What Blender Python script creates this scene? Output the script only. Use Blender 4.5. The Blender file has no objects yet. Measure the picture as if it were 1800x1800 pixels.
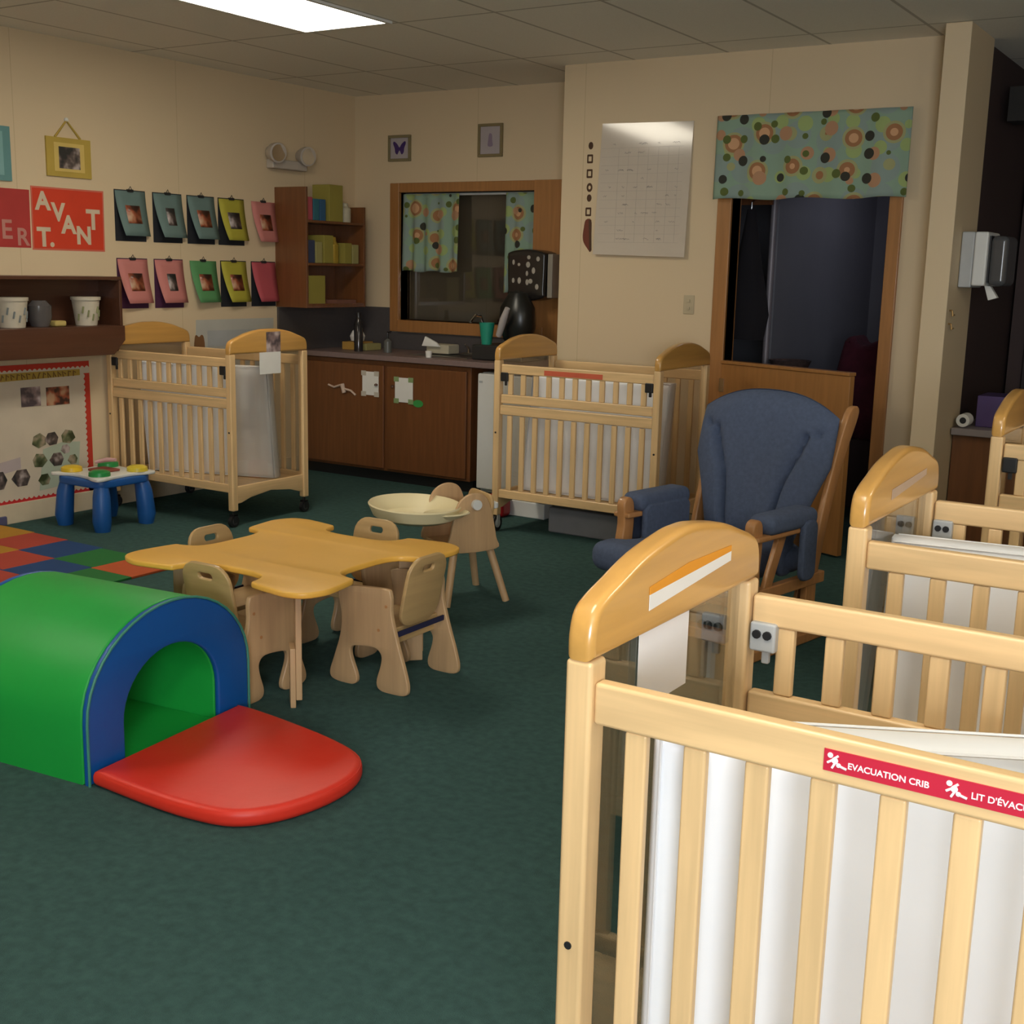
import bpy, bmesh, math, random
from mathutils import Vector, Matrix
random.seed(7)
scn = bpy.context.scene
COL = scn.collection
# ------------------------------------------------------------------ camera
cam = bpy.data.cameras.new('camera'); cam_o = bpy.data.objects.new('camera', cam); COL.objects.link(cam_o)
cam.sensor_width = 36; cam.lens = 36 * 2150 / 1800; cam.clip_start = .05; cam.clip_end = 60
R_ = ((0.84236158, 0.53843823, 0.02261066), (0.12346553, -0.15197591, -0.98064244), (-0.5245791, 0.82884715, -0.19449723))
mw = Matrix(((R_[0][0], -R_[1][0], -R_[2][0], 0), (R_[0][1], -R_[1][1], -R_[2][1], 0), (R_[0][2], -R_[1][2], -R_[2][2], 1.55), (0, 0, 0, 1)))
cam_o.matrix_world = mw
scn.camera = cam_o
# ------------------------------------------------------------------ world, light, exposure
w = bpy.data.worlds.new('world'); scn.world = w; w.use_nodes = True
w.node_tree.nodes['Background'].inputs[0].default_value = (.6, .75, 1, 1)
w.node_tree.nodes['Background'].inputs[1].default_value = .3
scn.view_settings.view_transform = 'Standard'; scn.view_settings.look = 'None'
scn.view_settings.exposure = 0.14; scn.view_settings.gamma = 1
try: scn.view_settings.use_curve_mapping = False
except Exception: pass
TROFFER = 13.5
def area(name, loc, rot, sx, sy, power, col):
    l = bpy.data.lights.new(name, 'AREA'); l.shape = 'RECTANGLE'; l.size = sx; l.size_y = sy; l.energy = power; l.color = col
    o = bpy.data.objects.new(name, l); COL.objects.link(o); o.location = loc; o.rotation_euler = rot; return o
area('window_daylight', (1.3, -1.98, 1.55), (math.radians(112), 0, math.radians(0)), 1.7, 1.2, 175, (.86, .93, 1.0))
area('dark_room_fill', (-2.2, 9.0, 2.80), (0, 0, 0), .3, .3, 3.0, (.85, .85, 1.0))  # added fill light, no fixture there; brightens the room behind the doorway

# ------------------------------------------------------------------ materials
MATS = {}
def nodes(name):
    m = bpy.data.materials.new(name); m.use_nodes = True; nt = m.node_tree
    return m, nt, nt.nodes['Principled BSDF']
def rgb(c): return (c[0], c[1], c[2], 1)
def mat(name, c, rough=.6, var=.06, scale=8, bump=0, metal=0, spec=.5, coat=0, stretch=(1, 1, 1), emit=None, bscale=None, alpha=None):
    if name in MATS: return MATS[name]
    m, nt, b = nodes(name); N = nt.nodes; L = nt.links
    tc = N.new('ShaderNodeTexCoord'); mp = N.new('ShaderNodeMapping'); mp.inputs['Scale'].default_value = stretch
    L.new(tc.outputs['Object'], mp.inputs[0])
    no = N.new('ShaderNodeTexNoise'); no.inputs['Scale'].default_value = scale; no.inputs['Detail'].default_value = 4
    L.new(mp.outputs[0], no.inputs['Vector'])
    cr = N.new('ShaderNodeValToRGB'); cr.color_ramp.elements[0].position = .3; cr.color_ramp.elements[1].position = .7
    cr.color_ramp.elements[0].color = rgb([x * (1 - var) for x in c]); cr.color_ramp.elements[1].color = rgb([min(1, x * (1 + var)) for x in c])
    L.new(no.outputs['Fac'], cr.inputs[0]); L.new(cr.outputs[0], b.inputs['Base Color'])
    b.inputs['Roughness'].default_value = rough; b.inputs['Metallic'].default_value = metal
    b.inputs['Specular IOR Level'].default_value = spec; b.inputs['Coat Weight'].default_value = coat; b.inputs['Coat Roughness'].default_value = .15
    if emit: b.inputs['Emission Color'].default_value = rgb(c); b.inputs['Emission Strength'].default_value = emit
    if bump:
        n2 = N.new('ShaderNodeTexNoise'); n2.inputs['Scale'].default_value = bscale or scale * 4; n2.inputs['Detail'].default_value = 3
        L.new(mp.outputs[0], n2.inputs['Vector'])
        bp = N.new('ShaderNodeBump'); bp.inputs['Strength'].default_value = bump; bp.inputs['Distance'].default_value = .01
        L.new(n2.outputs['Fac'], bp.inputs['Height']); L.new(bp.outputs[0], b.inputs['Normal'])
    MATS[name] = m; return m
def wood(name, c, rough=.35, axis='z', var=.12, coat=.3):
    s = {'z': (14, 14, .9), 'x': (.9, 14, 14), 'y': (14, .9, 14)}[axis]
    return mat(name, c, rough, var, 3, 0, coat=coat, stretch=s)
birch = (.74, .50, .25)
W_V = wood('light_wood_vertical', birch, .4, 'z'); W_H = wood('light_wood_lengthwise', birch, .4, 'x'); W_Y = wood('light_wood_crosswise', birch, .4, 'y')
W_HON = wood('honey_wood', (.58, .31, .08), .28, 'y', .08, .6)
W_OAK = wood('oak_trim', (.37, .165, .05), .4, 'z'); W_OAKH = wood('oak_trim_lengthwise', (.37, .165, .05), .4, 'x')
W_CAB = wood('cabinet_wood', (.17, .062, .02), .4, 'z', .14); W_DARK = wood('dark_brown_wood', (.085, .03, .014), .45, 'y', .12)
W_GATE = wood('half_door_wood', (.36, .16, .045), .4, 'z', .1)
W_TOP = mat('tabletop_laminate', (.84, .46, .075), .4, .03, 3, stretch=(2, 2, 2), coat=.2)
W_CH = wood('chair_plywood', (.56, .36, .19), .45, 'z', .08); W_CHE = wood('chair_plywood_back', (.52, .34, .15), .45, 'x', .08)
W_GL = wood('glider_wood', (.50, .24, .09), .4, 'z', .1)
WHITE = mat('white_plastic', (.72, .72, .7), .4, .02)
SHEET = mat('white_vinyl_mattress', (.82, .83, .855), .4, .02, 5, bump=.10, bscale=6, stretch=(1, 1, .8))
PAPER = mat('white_paper', (.8, .78, .74), .8, .03)
GREYP = mat('grey_plastic', (.45, .46, .46), .4)
BLACK = mat('black_plastic', (.015, .015, .017), .4)
CHROME = mat('chrome', (.75, .75, .76), .15, .02, metal=1)
BLUEF = mat('blue_upholstery', (.085, .115, .20), .9, .1, 60, bump=.3, bscale=300)
CARPET = mat('teal_carpet', (.056, .115, .108), 1.0, .16, 30, bump=.7, bscale=350, spec=.1)
GREEN = mat('green_vinyl', (.008, .36, .05), .5, .06, 3, bump=.3, bscale=5)
BLUEV = mat('blue_vinyl', (.005, .085, .34), .4, .05, 4, bump=.12, bscale=8)
REDV = mat('red_vinyl', (.72, .035, .018), .45, .05, 3, bump=.35, bscale=7)
CREAMP = mat('cream_plastic', (.78, .68, .42), .35, .03)
COUNTER = mat('mauve_laminate', (.22, .155, .145), .4, .05, 40)
SPLASH = mat('dark_grey_laminate', (.08, .07, .07), .5, .05, 40)
TOYB = mat('toy_blue_plastic', (.01, .09, .33), .4, .04)
def flat(n, c, r=.75): return mat(n, c, r, .05, 6)

def wall_mat(name, c, axis):
    m, nt, b = nodes(name); N = nt.nodes; L = nt.links
    tc = N.new('ShaderNodeTexCoord'); sp = N.new('ShaderNodeSeparateXYZ'); L.new(tc.outputs['Object'], sp.inputs[0])
    md = N.new('ShaderNodeMath'); md.operation = 'MODULO'; md.inputs[1].default_value = 1.22
    ad = N.new('ShaderNodeMath'); ad.operation = 'ADD'; ad.inputs[1].default_value = 24.4 + .3
    L.new(sp.outputs[axis], ad.inputs[0]); L.new(ad.outputs[0], md.inputs[0])
    lt = N.new('ShaderNodeMath'); lt.operation = 'LESS_THAN'; lt.inputs[1].default_value = .006; L.new(md.outputs[0], lt.inputs[0])
    no = N.new('ShaderNodeTexNoise'); no.inputs['Scale'].default_value = 1.3; L.new(tc.outputs['Object'], no.inputs['Vector'])
    cr = N.new('ShaderNodeValToRGB'); cr.color_ramp.elements[0].color = rgb([x * .95 for x in c]); cr.color_ramp.elements[1].color = rgb([x * 1.04 for x in c])
    L.new(no.outputs['Fac'], cr.inputs[0])
    mx = N.new('ShaderNodeMixRGB'); mx.blend_type = 'MULTIPLY'; mx.inputs[2].default_value = (.86, .84, .8, 1)
    L.new(lt.outputs[0], mx.inputs[0]); L.new(cr.outputs[0], mx.inputs[1]); L.new(mx.outputs[0], b.inputs['Base Color'])
    b.inputs['Roughness'].default_value = .55; b.inputs['Specular IOR Level'].default_value = .3
    return m
WALLC = (.68, .54, .355)
WALLX = wall_mat('cream_panel_wall_side', WALLC, 1); WALLY = wall_mat('cream_panel_wall_front', WALLC, 0)
def ceil_mat():
    m, nt, b = nodes('ceiling_tiles'); N = nt.nodes; L = nt.links
    tc = N.new('ShaderNodeTexCoord'); sp = N.new('ShaderNodeSeparateXYZ'); L.new(tc.outputs['Object'], sp.inputs[0])
    outs = []
    for ax, per, off in ((0, .61, 4.85 + .61 * 10), (1, 1.22, -5.44 + 1.22 * 20)):
        a = N.new('ShaderNodeMath'); a.operation = 'ADD'; a.inputs[1].default_value = off; L.new(sp.outputs[ax], a.inputs[0])
        d = N.new('ShaderNodeMath'); d.operation = 'MODULO'; d.inputs[1].default_value = per; L.new(a.outputs[0], d.inputs[0])
        t = N.new('ShaderNodeMath'); t.operation = 'LESS_THAN'; t.inputs[1].default_value = .018; L.new(d.outputs[0], t.inputs[0]); outs.append(t)
    mx = N.new('ShaderNodeMath'); mx.operation = 'MAXIMUM'; L.new(outs[0].outputs[0], mx.inputs[0]); L.new(outs[1].outputs[0], mx.inputs[1])
    no = N.new('ShaderNodeTexNoise'); no.inputs['Scale'].default_value = 90; L.new(tc.outputs['Object'], no.inputs['Vector'])
    cr = N.new('ShaderNodeValToRGB'); cr.color_ramp.elements[0].color = (.80, .76, .68, 1); cr.color_ramp.elements[1].color = (.90, .86, .78, 1)
    L.new(no.outputs['Fac'], cr.inputs[0])
    mi = N.new('ShaderNodeMixRGB'); mi.inputs[2].default_value = (.50, .46, .40, 1); L.new(mx.outputs[0], mi.inputs[0]); L.new(cr.outputs[0], mi.inputs[1])
    L.new(mi.outputs[0], b.inputs['Base Color']); b.inputs['Roughness'].default_value = .9
    return m
def acrylic():
    m = bpy.data.materials.new('clear_acrylic'); m.use_nodes = True; nt = m.node_tree; N = nt.nodes; L = nt.links
    N.remove(N['Principled BSDF']); out = N['Material Output']
    t = N.new('ShaderNodeBsdfTransparent'); t.inputs[0].default_value = (.93, .92, .9, 1)
    g = N.new('ShaderNodeBsdfGlossy'); g.inputs['Roughness'].default_value = .02
    lw = N.new('ShaderNodeLayerWeight'); lw.inputs[0].default_value = .5
    pw = N.new('ShaderNodeMath'); pw.operation = 'POWER'; pw.inputs[1].default_value = 3.2; L.new(lw.outputs['Facing'], pw.inputs[0])
    f = N.new('ShaderNodeMath'); f.operation = 'MULTIPLY_ADD'; f.inputs[1].default_value = .9; f.inputs[2].default_value = .045; L.new(pw.outputs[0], f.inputs[0])
    mx = N.new('ShaderNodeMixShader'); L.new(f.outputs[0], mx.inputs[0]); L.new(t.outputs[0], mx.inputs[1]); L.new(g.outputs[0], mx.inputs[2]); L.new(mx.outputs[0], out.inputs[0])
    return m
CLEAR = acrylic()
def print_mat():
    # mint cloth with ringed orange roundels, grey-blue rounded shapes, leafy green and dark blobs
    m, nt, b = nodes('mint_print_cloth'); N = nt.nodes; L = nt.links
    tc = N.new('ShaderNodeTexCoord'); col = None
    base = N.new('ShaderNodeRGB'); base.outputs[0].default_value = (.25, .36, .27, 1); col = base.outputs[0]
    def layer(col, scale, off, lo, hi, c, inner=None, thr=1.0):
        mp = N.new('ShaderNodeMapping'); mp.inputs['Location'].default_value = off; mp.inputs['Scale'].default_value = (scale, .001, scale); L.new(tc.outputs['Object'], mp.inputs[0])
        v = N.new('ShaderNodeTexVoronoi'); v.inputs['Scale'].default_value = 1; v.inputs['Randomness'].default_value = .35; L.new(mp.outputs[0], v.inputs['Vector'])
        r = N.new('ShaderNodeMath'); r.operation = 'LESS_THAN'; r.inputs[1].default_value = hi; L.new(v.outputs['Distance'], r.inputs[0])
        r2 = N.new('ShaderNodeMath'); r2.operation = 'GREATER_THAN'; r2.inputs[1].default_value = lo; L.new(v.outputs['Distance'], r2.inputs[0])
        a = N.new('ShaderNodeMath'); a.operation = 'MULTIPLY'; L.new(r.outputs[0], a.inputs[0]); L.new(r2.outputs[0], a.inputs[1])
        sx = N.new('ShaderNodeSeparateColor'); L.new(v.outputs['Color'], sx.inputs[0])
        th = N.new('ShaderNodeMath'); th.operation = 'LESS_THAN'; th.inputs[1].default_value = thr; L.new(sx.outputs[0], th.inputs[0])
        a2 = N.new('ShaderNodeMath'); a2.operation = 'MULTIPLY'; L.new(a.outputs[0], a2.inputs[0]); L.new(th.outputs[0], a2.inputs[1])
        mx = N.new('ShaderNodeMixRGB'); L.new(a2.outputs[0], mx.inputs[0]); L.new(col, mx.inputs[1]); mx.inputs[2].default_value = rgb(c)
        return mx.outputs[0]
    col = layer(col, 6.0, (.3, 0, .2), 0, .50, (.25, .33, .30), thr=.7)
    col = layer(col, 7.0, (.6, 0, .45), 0, .30, (.33, .42, .16), thr=.8)
    col = layer(col, 5.4, (.1, 0, .6), 0, .36, (.36, .36, .17), thr=.95)
    col = layer(col, 5.4, (.1, 0, .6), 0, .29, (.34, .16, .07), thr=.95)
    col = layer(col, 5.4, (.1, 0, .6), 0, .20, (.60, .34, .18), thr=.95)
    col = layer(col, 7.6, (.95, 0, .35), 0, .30, (.45, .25, .14), thr=.38)
    col = layer(col, 8.2, (.55, 0, .1), 0, .24, (.035, .035, .025), thr=.45)
    col = layer(col, 10.5, (.2, 0, .9), 0, .26, (.10, .13, .03), thr=.40)
    L.new(col, b.inputs['Base Color']); b.inputs['Roughness'].default_value = .9
    return m
PRINT = print_mat()
def photo_mat(name, c1, c2, c3, scale=14):
    m, nt, b = nodes(name); N = nt.nodes; L = nt.links
    tc = N.new('ShaderNodeTexCoord'); no = N.new('ShaderNodeTexNoise'); no.inputs['Scale'].default_value = scale; L.new(tc.outputs['Object'], no.inputs['Vector'])
    cr = N.new('ShaderNodeValToRGB'); e = cr.color_ramp.elements; e[0].position = .38; e[0].color = rgb(c1); e[1].position = .64; e[1].color = rgb(c3)
    x = e.new(.5); x.color = rgb(c2); L.new(no.outputs['Fac'], cr.inputs[0]); L.new(cr.outputs[0], b.inputs['Base Color']); b.inputs['Roughness'].default_value = .3
    return m
PH1 = photo_mat('snapshot_warm', (.05, .02, .015), (.35, .09, .04), (.5, .3, .18)); PH2 = photo_mat('snapshot_dark', (.03, .03, .03), (.12, .09, .08), (.45, .38, .36))
PH3 = photo_mat('snapshot_green', (.04, .05, .02), (.12, .14, .07), (.35, .28, .2)); PH4 = photo_mat('snapshot_grey', (.08, .06, .07), (.28, .2, .2), (.6, .5, .5))

# ------------------------------------------------------------------ mesh helpers
def link(o, parent=None):
    COL.objects.link(o)
    if parent is not None: o.parent = parent
    return o
def finish(name, me, m, parent=None, bevel=0, smooth=True, kind=None, ang=32, seg=2):
    if isinstance(m, (list, tuple)):
        for x in m: me.materials.append(x)
    else: me.materials.append(m)
    for p in me.polygons: p.use_smooth = smooth
    if smooth: me.set_sharp_from_angle(angle=math.radians(ang))
    o = bpy.data.objects.new(name, me); link(o, parent)
    if bevel:
        b = o.modifiers.new('bevel', 'BEVEL'); b.width = bevel; b.segments = seg; b.limit_method = 'ANGLE'; b.angle_limit = math.radians(40)
        b.harden_normals = True
    if kind: o['kind'] = kind
    return o
def obj(name, bm, m, parent=None, **k):
    bmesh.ops.recalc_face_normals(bm, faces=bm.faces)
    me = bpy.data.meshes.new(name); bm.to_mesh(me); bm.free(); return finish(name, me, m, parent, **k)
def B(): return bmesh.new()
def box(bm, x0, x1, y0, y1, z0, z1, M=None):
    vs = [bm.verts.new((x, y, z)) for x in (x0, x1) for y in (y0, y1) for z in (z0, z1)]
    for f in ((0, 1, 3, 2), (4, 6, 7, 5), (0, 4, 5, 1), (2, 3, 7, 6), (0, 2, 6, 4), (1, 5, 7, 3)): bm.faces.new([vs[i] for i in f])
    if M is not None: bmesh.ops.transform(bm, matrix=M, verts=vs)
    return bm
def BX(*a, M=None): return box(B(), *a, M=M)
def tube(bm, pts, r, n=12, cap=True):
    pts = [Vector(p) for p in pts]; rr = r if isinstance(r, (list, tuple)) else [r] * len(pts)
    rings = []; ref = None
    for i, p in enumerate(pts):
        d = (pts[min(i + 1, len(pts) - 1)] - pts[max(i - 1, 0)]).normalized()
        if ref is None: ref = Vector((0, 0, 1)) if abs(d.z) < .9 else Vector((1, 0, 0))
        a = d.cross(ref).normalized(); b = d.cross(a).normalized(); ref = b.cross(d) if False else ref
        rings.append([bm.verts.new(p + (a * math.cos(2 * math.pi * k / n) + b * math.sin(2 * math.pi * k / n)) * rr[i]) for k in range(n)])
    for A_, B_ in zip(rings, rings[1:]):
        for k in range(n): bm.faces.new((A_[k], A_[(k + 1) % n], B_[(k + 1) % n], B_[k]))
    if cap: bm.faces.new(rings[0]); bm.faces.new(rings[-1])
    return bm
def lathe(bm, prof, c=(0, 0, 0), n=24, sx=1, sy=1):
    rings = []
    for r, z in prof: rings.append([bm.verts.new((c[0] + r * sx * math.cos(2 * math.pi * k / n), c[1] + r * sy * math.sin(2 * math.pi * k / n), c[2] + z)) for k in range(n)] if r > 1e-6 else [bm.verts.new((c[0], c[1], c[2] + z))])
    for A_, B_ in zip(rings, rings[1:]):
        for k in range(n):
            a, b = A_[k % len(A_)], A_[(k + 1) % len(A_)]; c_, d = B_[(k + 1) % len(B_)], B_[k % len(B_)]
            vs = []
            for v in (a, b, c_, d):
                if v not in vs: vs.append(v)
            if len(vs) > 2: bm.faces.new(vs)
    for Rr in (rings[0], rings[-1]):
        if len(Rr) > 2: bm.faces.new(Rr)
    return bm
def spline(pts, n=4, closed=True):
    out = []; N_ = len(pts); rng = range(N_) if closed else range(N_ - 1)
    for i in rng:
        P = [pts[(i + k) % N_] if closed else pts[max(0, min(N_ - 1, i + k))] for k in (-1, 0, 1, 2)]
        for s in range(n):
            t = s / n; out.append(tuple(.5 * ((2 * P[1][d]) + (-P[0][d] + P[2][d]) * t + (2 * P[0][d] - 5 * P[1][d] + 4 * P[2][d] - P[3][d]) * t * t + (-P[0][d] + 3 * P[1][d] - 3 * P[2][d] + P[3][d]) * t ** 3) for d in range(len(pts[0]))))
    if not closed: out.append(tuple(pts[-1]))
    return out
def rrect(x0, x1, y0, y1, r, n=5):
    out = []
    for cx, cy, a0 in ((x1 - r, y1 - r, 0), (x0 + r, y1 - r, 90), (x0 + r, y0 + r, 180), (x1 - r, y0 + r, 270)):
        for k in range(n + 1):
            a = math.radians(a0 + 90 * k / n); out.append((cx + r * math.cos(a), cy + r * math.sin(a)))
    return out
def plate_mesh(outs, t, M, bev=.003, seg=2):
    """2-D outline (first) with holes (rest) in local u,v; thickness t along +w from w=0; M maps to space."""
    cu = bpy.data.curves.new('outline', 'CURVE'); cu.dimensions = '2D'; cu.fill_mode = 'BOTH'
    cu.extrude = t / 2 - bev; cu.bevel_depth = bev; cu.bevel_resolution = seg; cu.offset = -bev
    for pts in outs:
        s = cu.splines.new('POLY'); s.points.add(len(pts) - 1)
        for i, p in enumerate(pts): s.points[i].co = (p[0], p[1], 0, 1)
        s.use_cyclic_u = True
    o = bpy.data.objects.new('outline', cu); COL.objects.link(o)
    dg = bpy.context.evaluated_depsgraph_get(); dg.update()
    me = bpy.data.meshes.new_from_object(o.evaluated_get(dg)); me.materials.clear()
    bpy.data.objects.remove(o); bpy.data.curves.remove(cu)
    me.transform(Matrix.Translation((0, 0, t / 2))); me.transform(M)
    bm = B(); bm.from_mesh(me); bmesh.ops.remove_doubles(bm, verts=bm.verts, dist=1e-5); bmesh.ops.recalc_face_normals(bm, faces=bm.faces); bm.to_mesh(me); bm.free()
    return me
def plate(name, outs, t, M, m, parent=None, bev=.003, seg=2, **k):
    return finish(name, plate_mesh(outs, t, M, bev, seg), m, parent, ang=40, **k)
def Mx(o, u, v):
    """local u,v -> world dirs, origin o; w = u x v"""
    u = Vector(u).normalized(); v = Vector(v).normalized(); w_ = u.cross(v)
    return Matrix(((u.x, v.x, w_.x, o[0]), (u.y, v.y, w_.y, o[1]), (u.z, v.z, w_.z, o[2]), (0, 0, 0, 1)))
def YZ(x, y=0, z=0): return Mx((x, y, z), (0, 1, 0), (0, 0, 1))     # thickness towards +X
def XZ(y, x=0, z=0): return Mx((x, y, z), (1, 0, 0), (0, 0, 1))     # thickness towards -Y
def XY(z, x=0, y=0): return Mx((x, y, z), (1, 0, 0), (0, 1, 0))     # thickness towards +Z
def text(name, s, size, M, m, parent=None, depth=.0015, bold=0, align='LEFT'):
    cu = bpy.data.curves.new('text', 'FONT'); cu.body = s; cu.size = size; cu.extrude = depth; cu.offset = bold; cu.align_x = align
    o = bpy.data.objects.new('text', cu); COL.objects.link(o)
    dg = bpy.context.evaluated_depsgraph_get(); dg.update()
    me = bpy.data.meshes.new_from_object(o.evaluated_get(dg)); me.materials.clear(); bpy.data.objects.remove(o); bpy.data.curves.remove(cu)
    me.transform(M); return finish(name, me, m, parent, smooth=False)
def thing(name, label, cat, loc=(0, 0, 0), rz=0, group=None):
    o = bpy.data.objects.new(name, None); o.empty_display_size = .1; COL.objects.link(o); o.location = loc; o.rotation_euler = (0, 0, rz)
    return tag(o, label, cat, group)
def tag(o, label, cat, group=None):
    o['label'] = label; o['category'] = cat
    if group: o['group'] = group
    return o
def S(o): o['kind'] = 'structure'; return o
def pl(o, label): o['label'] = label; return o
PI = math.pi

# ------------------------------------------------------------------ room shell
CH = 2.82; XL = -6.32; YB = 7.6; YD = 7.0
S(obj('floor', BX(-6.5, 3.3, -2.2, 11, -.1, 0), CARPET))
S(obj('ceiling', BX(-6.5, 3.3, -2.2, 11, CH, CH + .1), ceil_mat()))
S(obj('wall_left', BX(XL - .12, XL, -2.2, 11, 0, CH), WALLX))
# back alcove wall with the pass-through opening
bm = B(); wx0, wx1, wz0, wz1 = -5.87, -4.56, 1.15, 2.10
box(bm, XL, wx0, YB, YB + .12, 0, CH); box(bm, wx1, -4.11, YB, YB + .12, 0, CH); box(bm, wx0, wx1, YB, YB + .12, 0, wz0); box(bm, wx0, wx1, YB, YB + .12, wz1, CH)
S(obj('wall_back', bm, WALLY))
bm = B(); dx0, dx1, dz = -2.93, -2.0, 2.04
box(bm, -4.11, dx0, YD, YD + .12, 0, CH); box(bm, dx1, -1.70, YD, YD + .12, 0, CH); box(bm, dx0, dx1, YD, YD + .12, dz, CH)
box(bm, -4.11, -3.99, YD + .12, YB + .12, 0, CH)
S(obj('wall_doorway', bm, WALLY))
S(obj('wall_pillar', BX(-1.70, -1.57, 6.68, 7.21, 0, CH), WALLY, bevel=.004))
S(obj('wall_right', BX(3.2, 3.3, -2.2, 11, 0, CH), WALLX))
bm = B(); box(bm, -6.5, .4, -2.2, -2.05, 0, CH); box(bm, 2.2, 3.3, -2.2, -2.05, 0, CH); box(bm, .4, 2.2, -2.2, -2.05, 0, .9); box(bm, .4, 2.2, -2.2, -2.05, 2.2, CH)
S(obj('wall_rear', bm, WALLY))
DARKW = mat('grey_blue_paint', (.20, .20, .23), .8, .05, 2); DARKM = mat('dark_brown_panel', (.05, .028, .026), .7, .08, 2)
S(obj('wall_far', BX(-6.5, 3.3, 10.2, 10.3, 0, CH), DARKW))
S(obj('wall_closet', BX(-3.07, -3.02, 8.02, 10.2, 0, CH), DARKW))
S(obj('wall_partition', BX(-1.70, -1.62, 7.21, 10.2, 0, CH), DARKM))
S(obj('baseboard_left', BX(XL, XL + .015, -2, 6.9, 0, .12), mat('cream_baseboard', (.62, .52, .37), .6), bevel=.003))
# window frame of the pass-through
bm = B()
for a in ((-5.955, wx0, wz0 - .09, 2.17), (wx1, -4.47 , wz0 - .09, 2.17)): box(bm, a[0], a[1], YB - .03, YB + .12, a[2], a[3])
box(bm, wx0, wx1, YB - .03, YB + .12, wz1, 2.17); box(bm, wx0, wx1, YB - .05, YB + .14, wz0 - .09, wz0)
S(obj('window_1', bm, W_OAK, bevel=.005))
S(obj('trim_2', BX(-4.66, -4.12, YB - .045, YB - .032, 1.0, 2.17), W_OAK, bevel=.003))
# door frame
bm = B()
box(bm, -3.02, dx0, YD - .02, YD + .14, 0, 2.10); box(bm, dx1, -1.925, YD - .02, YD + .14, 0, 2.10); box(bm, dx0, dx1, YD - .02, YD + .14, dz, 2.10)
S(obj('trim_1', bm, W_OAK, bevel=.005))

# dark rooms behind the openings: things glimpsed in them
o = tag(obj('metal_pole', tube(B(), [(-3.03, 7.95, 0), (-3.03, 7.95, CH)], .022), mat('grey_metal', (.3, .27, .3), .5, metal=.3)), 'grey upright pole standing in the dark room behind the doorway', 'pole')
bm = B()
prof = [(.03, 1.96), (.055, 1.80), (.09, 1.6), (.13, 1.42), (.15, 1.3), (.13, 1.17), (.12, 1.14)]
rings = []
for r, z in prof:
    rings.append([bm.verts.new((-3.13 + .10 + r * .95 * math.cos(a) * (1 + .12 * math.sin(3 * a)), 7.55 + r * .6 * math.sin(a), z)) for a in [2 * PI * k / 24 for k in range(24)]])
for A_, B_ in zip(rings, rings[1:]):
    for k in range(24): bm.faces.new((A_[k], A_[(k + 1) % 24], B_[(k + 1) % 24], B_[k]))
bm.faces.new(rings[0]); bm.faces.new(rings[-1])
t = thing('hanging_coat', 'black coat hanging inside the dark doorway at its left', 'coat')
obj('coat_body', bm, mat('black_cloth', (.012, .010, .014), .95), t); obj('coat_hook', tube(B(), [(-3.03, 7.55, 1.93), (-3.03, 7.55, 2.0), (-3.03, 7.62, 2.02)], .006, 8), CHROME, t)
obj('hook_rail', BX(-3.2, -2.92, 7.62, 7.64, 1.99, 2.05), W_CAB, t)
t = thing('cloth_heap', 'dark maroon blanket heaped on a slope behind the half door', 'blanket')
sp = spline([(-2.62, .50), (-2.62, 1.05), (-2.55, 1.16), (-2.48, 1.1), (-2.30, 1.17), (-1.98, 1.26), (-1.85, 1.24), (-1.85, .5)], 3)
plate('cloth', [sp], .35, XZ(8.6), mat('maroon_cloth', (.07, .008, .02), .95, .2, 12, bump=.5), t, bev=.06, seg=4)
t = thing('daybed', 'dark low bench under the maroon blanket in the dark room', 'bench')
obj('bench_body', BX(-2.66, -1.80, 8.2, 8.65, 0, .47), DARKM, t, bevel=.01)
t = thing('side_table', 'low brown side table in the dark room behind the half door', 'table')
obj('tabletop', BX(-3.0, -2.65, 7.6, 8.15, .88, .91), W_CAB, t, bevel=.004)
for x in (-2.98, -2.69):
    for y in (7.62, 8.1): obj('leg', BX(x, x + .03, y, y + .03, 0, .88), W_CAB, t)
t = thing('basket', 'small dark basket on the brown side table in the dark room', 'basket')
obj('basket_body', lathe(B(), [(.10, 0), (.14, .09), (.13, .09), (.09, .01)], (-2.83, 7.88, .911)), mat('dark_wicker', (.08, .05, .05), .9, .3, 40), t)

# half door, swung a little into the room
hd = Vector((-2.925, 6.985, 0)); he = Vector((-2.026, 6.645, 0)); ln = (he - hd).length; ang = math.atan2((he - hd).y, (he - hd).x)
t = thing('half_door', 'plain oak half door standing ajar in the doorway behind the blue glider', 'door', hd, ang)
obj('door_leaf', BX(0, ln, -.02, .02, .012, 1.02), W_GATE, t, bevel=.004)
obj('ledge', BX(0, ln, -.03, .03, 1.02, 1.04), W_GATE, t, bevel=.004)
for z in (.2, .85): obj('hinge', BX(-.008, .03, -.024, -.02, z, z + .08), CHROME, t)

# valance over the doorway
def cloth_strip(name, x0, x1, z0, z1, y, m, amp, waves, parent=None, nx=80, nz=16, taper=0, th=.004):
    bm = B(); g = []
    for j in range(nz + 1):
        v = j / nz; row = []
        for i in range(nx + 1):
            u = i / nx; a = amp * (.35 + .65 * v)
            row.append(bm.verts.new((x0 + (x1 - x0) * u - taper * v * (.5 - u), y - .008 - a * (1 + math.sin(u * waves * 2 * PI + .7 * math.sin(5 * u))) * .5, z1 + (z0 - z1) * v + .006 * v * math.sin(u * waves * 3.1))))
        g.append(row)
    for j in range(nz):
        for i in range(nx): bm.faces.new((g[j][i], g[j][i + 1], g[j + 1][i + 1], g[j + 1][i]))
    o = obj(name, bm, m, parent)
    s = o.modifiers.new('thickness', 'SOLIDIFY'); s.thickness = th; s.offset = 0
    return o
t = thing('valance', 'mint green jungle print valance hung across the top of the doorway', 'valance')
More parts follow.
